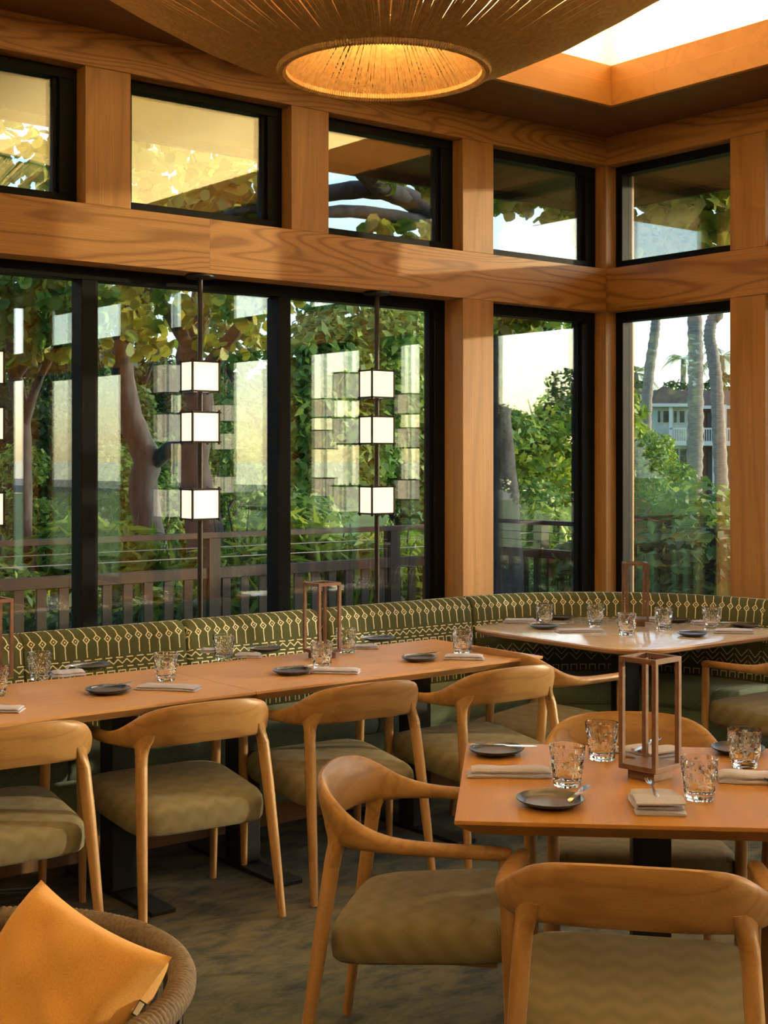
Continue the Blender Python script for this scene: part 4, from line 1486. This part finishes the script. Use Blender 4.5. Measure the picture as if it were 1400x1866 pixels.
def plant_xy(kind, x, y, sc, rz, label, cat, group):
    o = KIND[kind] if kind not in used else copy_tree(KIND[kind])
    used[kind] = 1
    o.location = (x, y, GZ)
    o.rotation_euler = (0, 0, rz)
    o.scale = (sc, sc, sc)
    return tag(o, label, cat, group)
HL = 'dark hedge shrub in the row outside the long railing'
HR = 'dark hedge shrub in the row outside the right railing'
x = 2.0
i = 0
while x < 10.2:
    plant_xy('h1' if i % 3 else 'h2', x, 9.75 + .2 * (i % 2), .86 + .1 * ((i * 7) % 3) * .5, i * 1.7, HL, 'shrub', 'hedge along the long railing')
    x += .74
    i += 1
y = 8.6
while y > -3.6:
    plant_xy('h1' if i % 3 else 'h2', 9.8 + .2 * (i % 2), y, .88 + .08 * ((i * 5) % 3) * .5, i * 1.3, HR, 'shrub', 'hedge along the right railing')
    y -= .74
    i += 1
for px, D, kind, sc, lb in ((20, 12.6, 'h3', .95, 'bright yellow green shrub at the far left behind the railing'),
                            (245, 13.0, 'h3', 1.05, 'bright shrub between the forked trunk and the left pole lamp'),
                            (300, 11.5, 'h3', .82, 'low bright shrub before the thick grey trunk'),
                            (455, 12.4, 'h3', 1.08, 'tall bright leafy shrub just right of the left pole lamp'),
                            (500, 12.0, 'h3', .95, 'bright leafy shrub behind the second mullion'),
                            (560, 12.8, 'h2', 1.1, 'green shrub left of the second pole lamp'),
                            (640, 12.6, 'h3', .98, 'bright shrub behind the second pole lamp'),
                            (750, 12.8, 'h3', 1.0, 'bright shrub right of the second pole lamp'),
                            (905, 16.5, 'h3', 1.0, 'bright shrub left in the narrow window by the corner'),
                            (1040, 19.0, 'h3', 1.0, 'bright shrub right in the narrow window by the corner'),
                            (960, 21.0, 'h2', 1.1, 'green shrub in the middle of the narrow window by the corner'),
                            (1310, 11.4, 'h1', 1.30, 'tall dark shrub at the right in the window right of the corner'),
                            (1278, 11.9, 'h2', 1.14, 'green shrub beside the tall dark one, right of the corner'),
                            (1165, 12.2, 'h4', 1.02, 'shrub with red leaves just right of the corner post'),
                            (1215, 11.6, 'h4', .98, 'shrub with red leaves in the middle of the window right of the corner'),
                            (1190, 30.0, 'h2', 1.15, 'round green shrub on the lawn left of the thick palm'),
                            (1235, 33.0, 'h2', 1.2, 'round green shrub at the foot of the thick palm'),
                            (1150, 34.0, 'h1', 1.2, 'dark shrub on the lawn at the left of the right window')):
    xx, yy = DL((px - 700) / FPX * D, D)
    plant_xy(kind, xx, yy, sc, px * .37, lb, 'shrub', 'shrubs in the garden')

# --- sun loungers on the lawn
def lounger(px, py, D, rz, label):
    p = atD(px, py, D)
    t = empty('sun_lounger', (p.x, p.y, GZ), rz, label, 'lounger', 'white sun loungers on the lawn')
    boxo('bed', (-.95, .35, -.32, .32, .34, .42), 'lounger_white', t, .01)
    m = MB().add([(.35, -.32, .34), (.35, .32, .34), (.95, .32, .80), (.95, -.32, .80), (.33, -.32, .42), (.33, .32, .42), (.90, .32, .87), (.90, -.32, .87)],
                 [(0, 1, 2, 3), (4, 7, 6, 5), (0, 4, 5, 1), (3, 2, 6, 7), (0, 3, 7, 4), (1, 5, 6, 2)])
    m.build('backrest', 'lounger_white', t)
    for lx in (-.85, .3):
        for ly in (-.27, .27):
            boxo('leg', (lx - .03, lx + .03, ly - .03, ly + .03, 0, .35), 'lounger_white', t)
lounger(1160, 890, 42, C0 + PI, 'white sun lounger on the lawn seen just right of the corner post')
lounger(1238, 880, 45, C0 + PI + .5, 'white sun lounger half hidden behind shrubs, middle of the right window')
lounger(920, 930, 28, C0 + .1, 'white sun lounger on the lawn at the left in the narrow window')
lounger(1040, 895, 40, C0 + .3, 'white sun lounger on the lawn at the right in the narrow window')

# --- white two-storey house across the lawn
HD = 80.0
hb = atD(1225, 838, HD)
house = empty('white_house', (hb.x, hb.y, -1.3), C0, 'white two-storey house with brown hip roof across the lawn', 'house')
def hx(px): return (px - 1225) / FPX * HD
def hz(py): return EYE + (HOR - py) / FPX * HD + 1.3
X0, X1 = hx(1080), hx(1560)
boxo('wall', (hx(1188), hx(1262), 0, 9, 0, hz(742)), 'house_wall', house)
boxo('wall', (X0, hx(1188), 1.2, 9, 0, hz(742)), 'house_brown', house)
boxo('wall', (hx(1262), X1, 2.0, 9, 0, hz(742)), 'house_brown', house)
def hip(x0, x1, y0, y1, z0, z1, ins):
    return MB().add([(x0, y0, z0), (x1, y0, z0), (x1, y1, z0), (x0, y1, z0), (x0 + ins, (y0 + y1) / 2, z1), (x1 - ins, (y0 + y1) / 2, z1)],
                    [(0, 1, 5, 4), (1, 2, 5), (2, 3, 4, 5), (3, 0, 4), (0, 3, 2, 1)])
hip(X0, X1, .8, 10, hz(739), hz(703), 3.4).build('roof', 'roof_shingle', house)
hip(hx(1180), hx(1275), -.8, 6, hz(737), hz(700), 1.4).build('roof', 'roof_shingle', house)
boxo('eave_board', (X0, X1, .8, .95, hz(744), hz(738)), 'house_white', house)
boxo('eave_board', (hx(1180), hx(1275), -.8, -.65, hz(742), hz(736)), 'house_white', house)
for a, b in ((1197, 1205), (1207, 1221), (1226, 1235), (1237, 1249)):
    w = boxo('window', (hx(a), hx(b), -.05, .02, hz(771), hz(748)), 'house_white', house)
    boxo('pane', (hx(a) + .05, hx(b) - .05, -.07, -.04, hz(770), hz(749)), 'house_dark', w)
boxo('balcony_slab', (hx(1215), X1, -.6, 2.0, hz(812), hz(804)), 'house_white', house)
boxo('balcony_rail', (hx(1215), X1, -.6, -.5, hz(783), hz(780)), 'house_white', house)
bm = MB().box(-.02, .02, -.57, -.53, hz(805), hz(782)).mesh('baluster')
k = 1217
while k < 1420:
    o = mk('baluster', bm, 'house_white', house)
    o.location.x = hx(k)
    k += 4.2
for px_ in (1219, 1262, 1298, 1317, 1360, 1400):
    boxo('porch_post', (hx(px_) - .09, hx(px_) + .09, -.6, -.42, 0, hz(738)), 'house_white', house)
for a, b in ((1226, 1236), (1240, 1256), (1272, 1296), (1304, 1316), (1325, 1350)):
    boxo('doorway', (hx(a), hx(b), (-.05 if a < 1262 else 1.95), (.02 if a < 1262 else 2.02), 0.1, hz(818)), 'house_dark', house)
for a, b in ((1275, 1292), (1303, 1318)):
    boxo('balcony_door', (hx(a), hx(b), 1.95, 2.02, hz(804), hz(750)), 'house_dark', house)
# --- low tan house seen between the trees
lh = atD(262, 838, 38)
h2 = empty('garden_house', (lh.x, lh.y, GZ), C0 + .25, 'tan garden house with brown roof glimpsed between the trunks', 'house')
boxo('wall', (-4, 4, 0, 5, 0, 3.75), 'tan_wall', h2)
hip(-4.7, 4.7, -.7, 5.7, 3.75, 5.4, 2.2).build('roof', 'roof_shingle', h2)
boxo('eave_board', (-4.7, 4.7, -.72, -.62, 3.62, 3.80), 'house_white', h2)
for a in (-3.0, -1.2, .6, 2.4):
    w = boxo('window', (a, a + 1.1, -.05, .02, 1.5, 3.1), 'house_white', h2)
    boxo('pane', (a + .08, a + 1.02, -.07, -.04, 1.58, 3.02), 'house_dark', w)
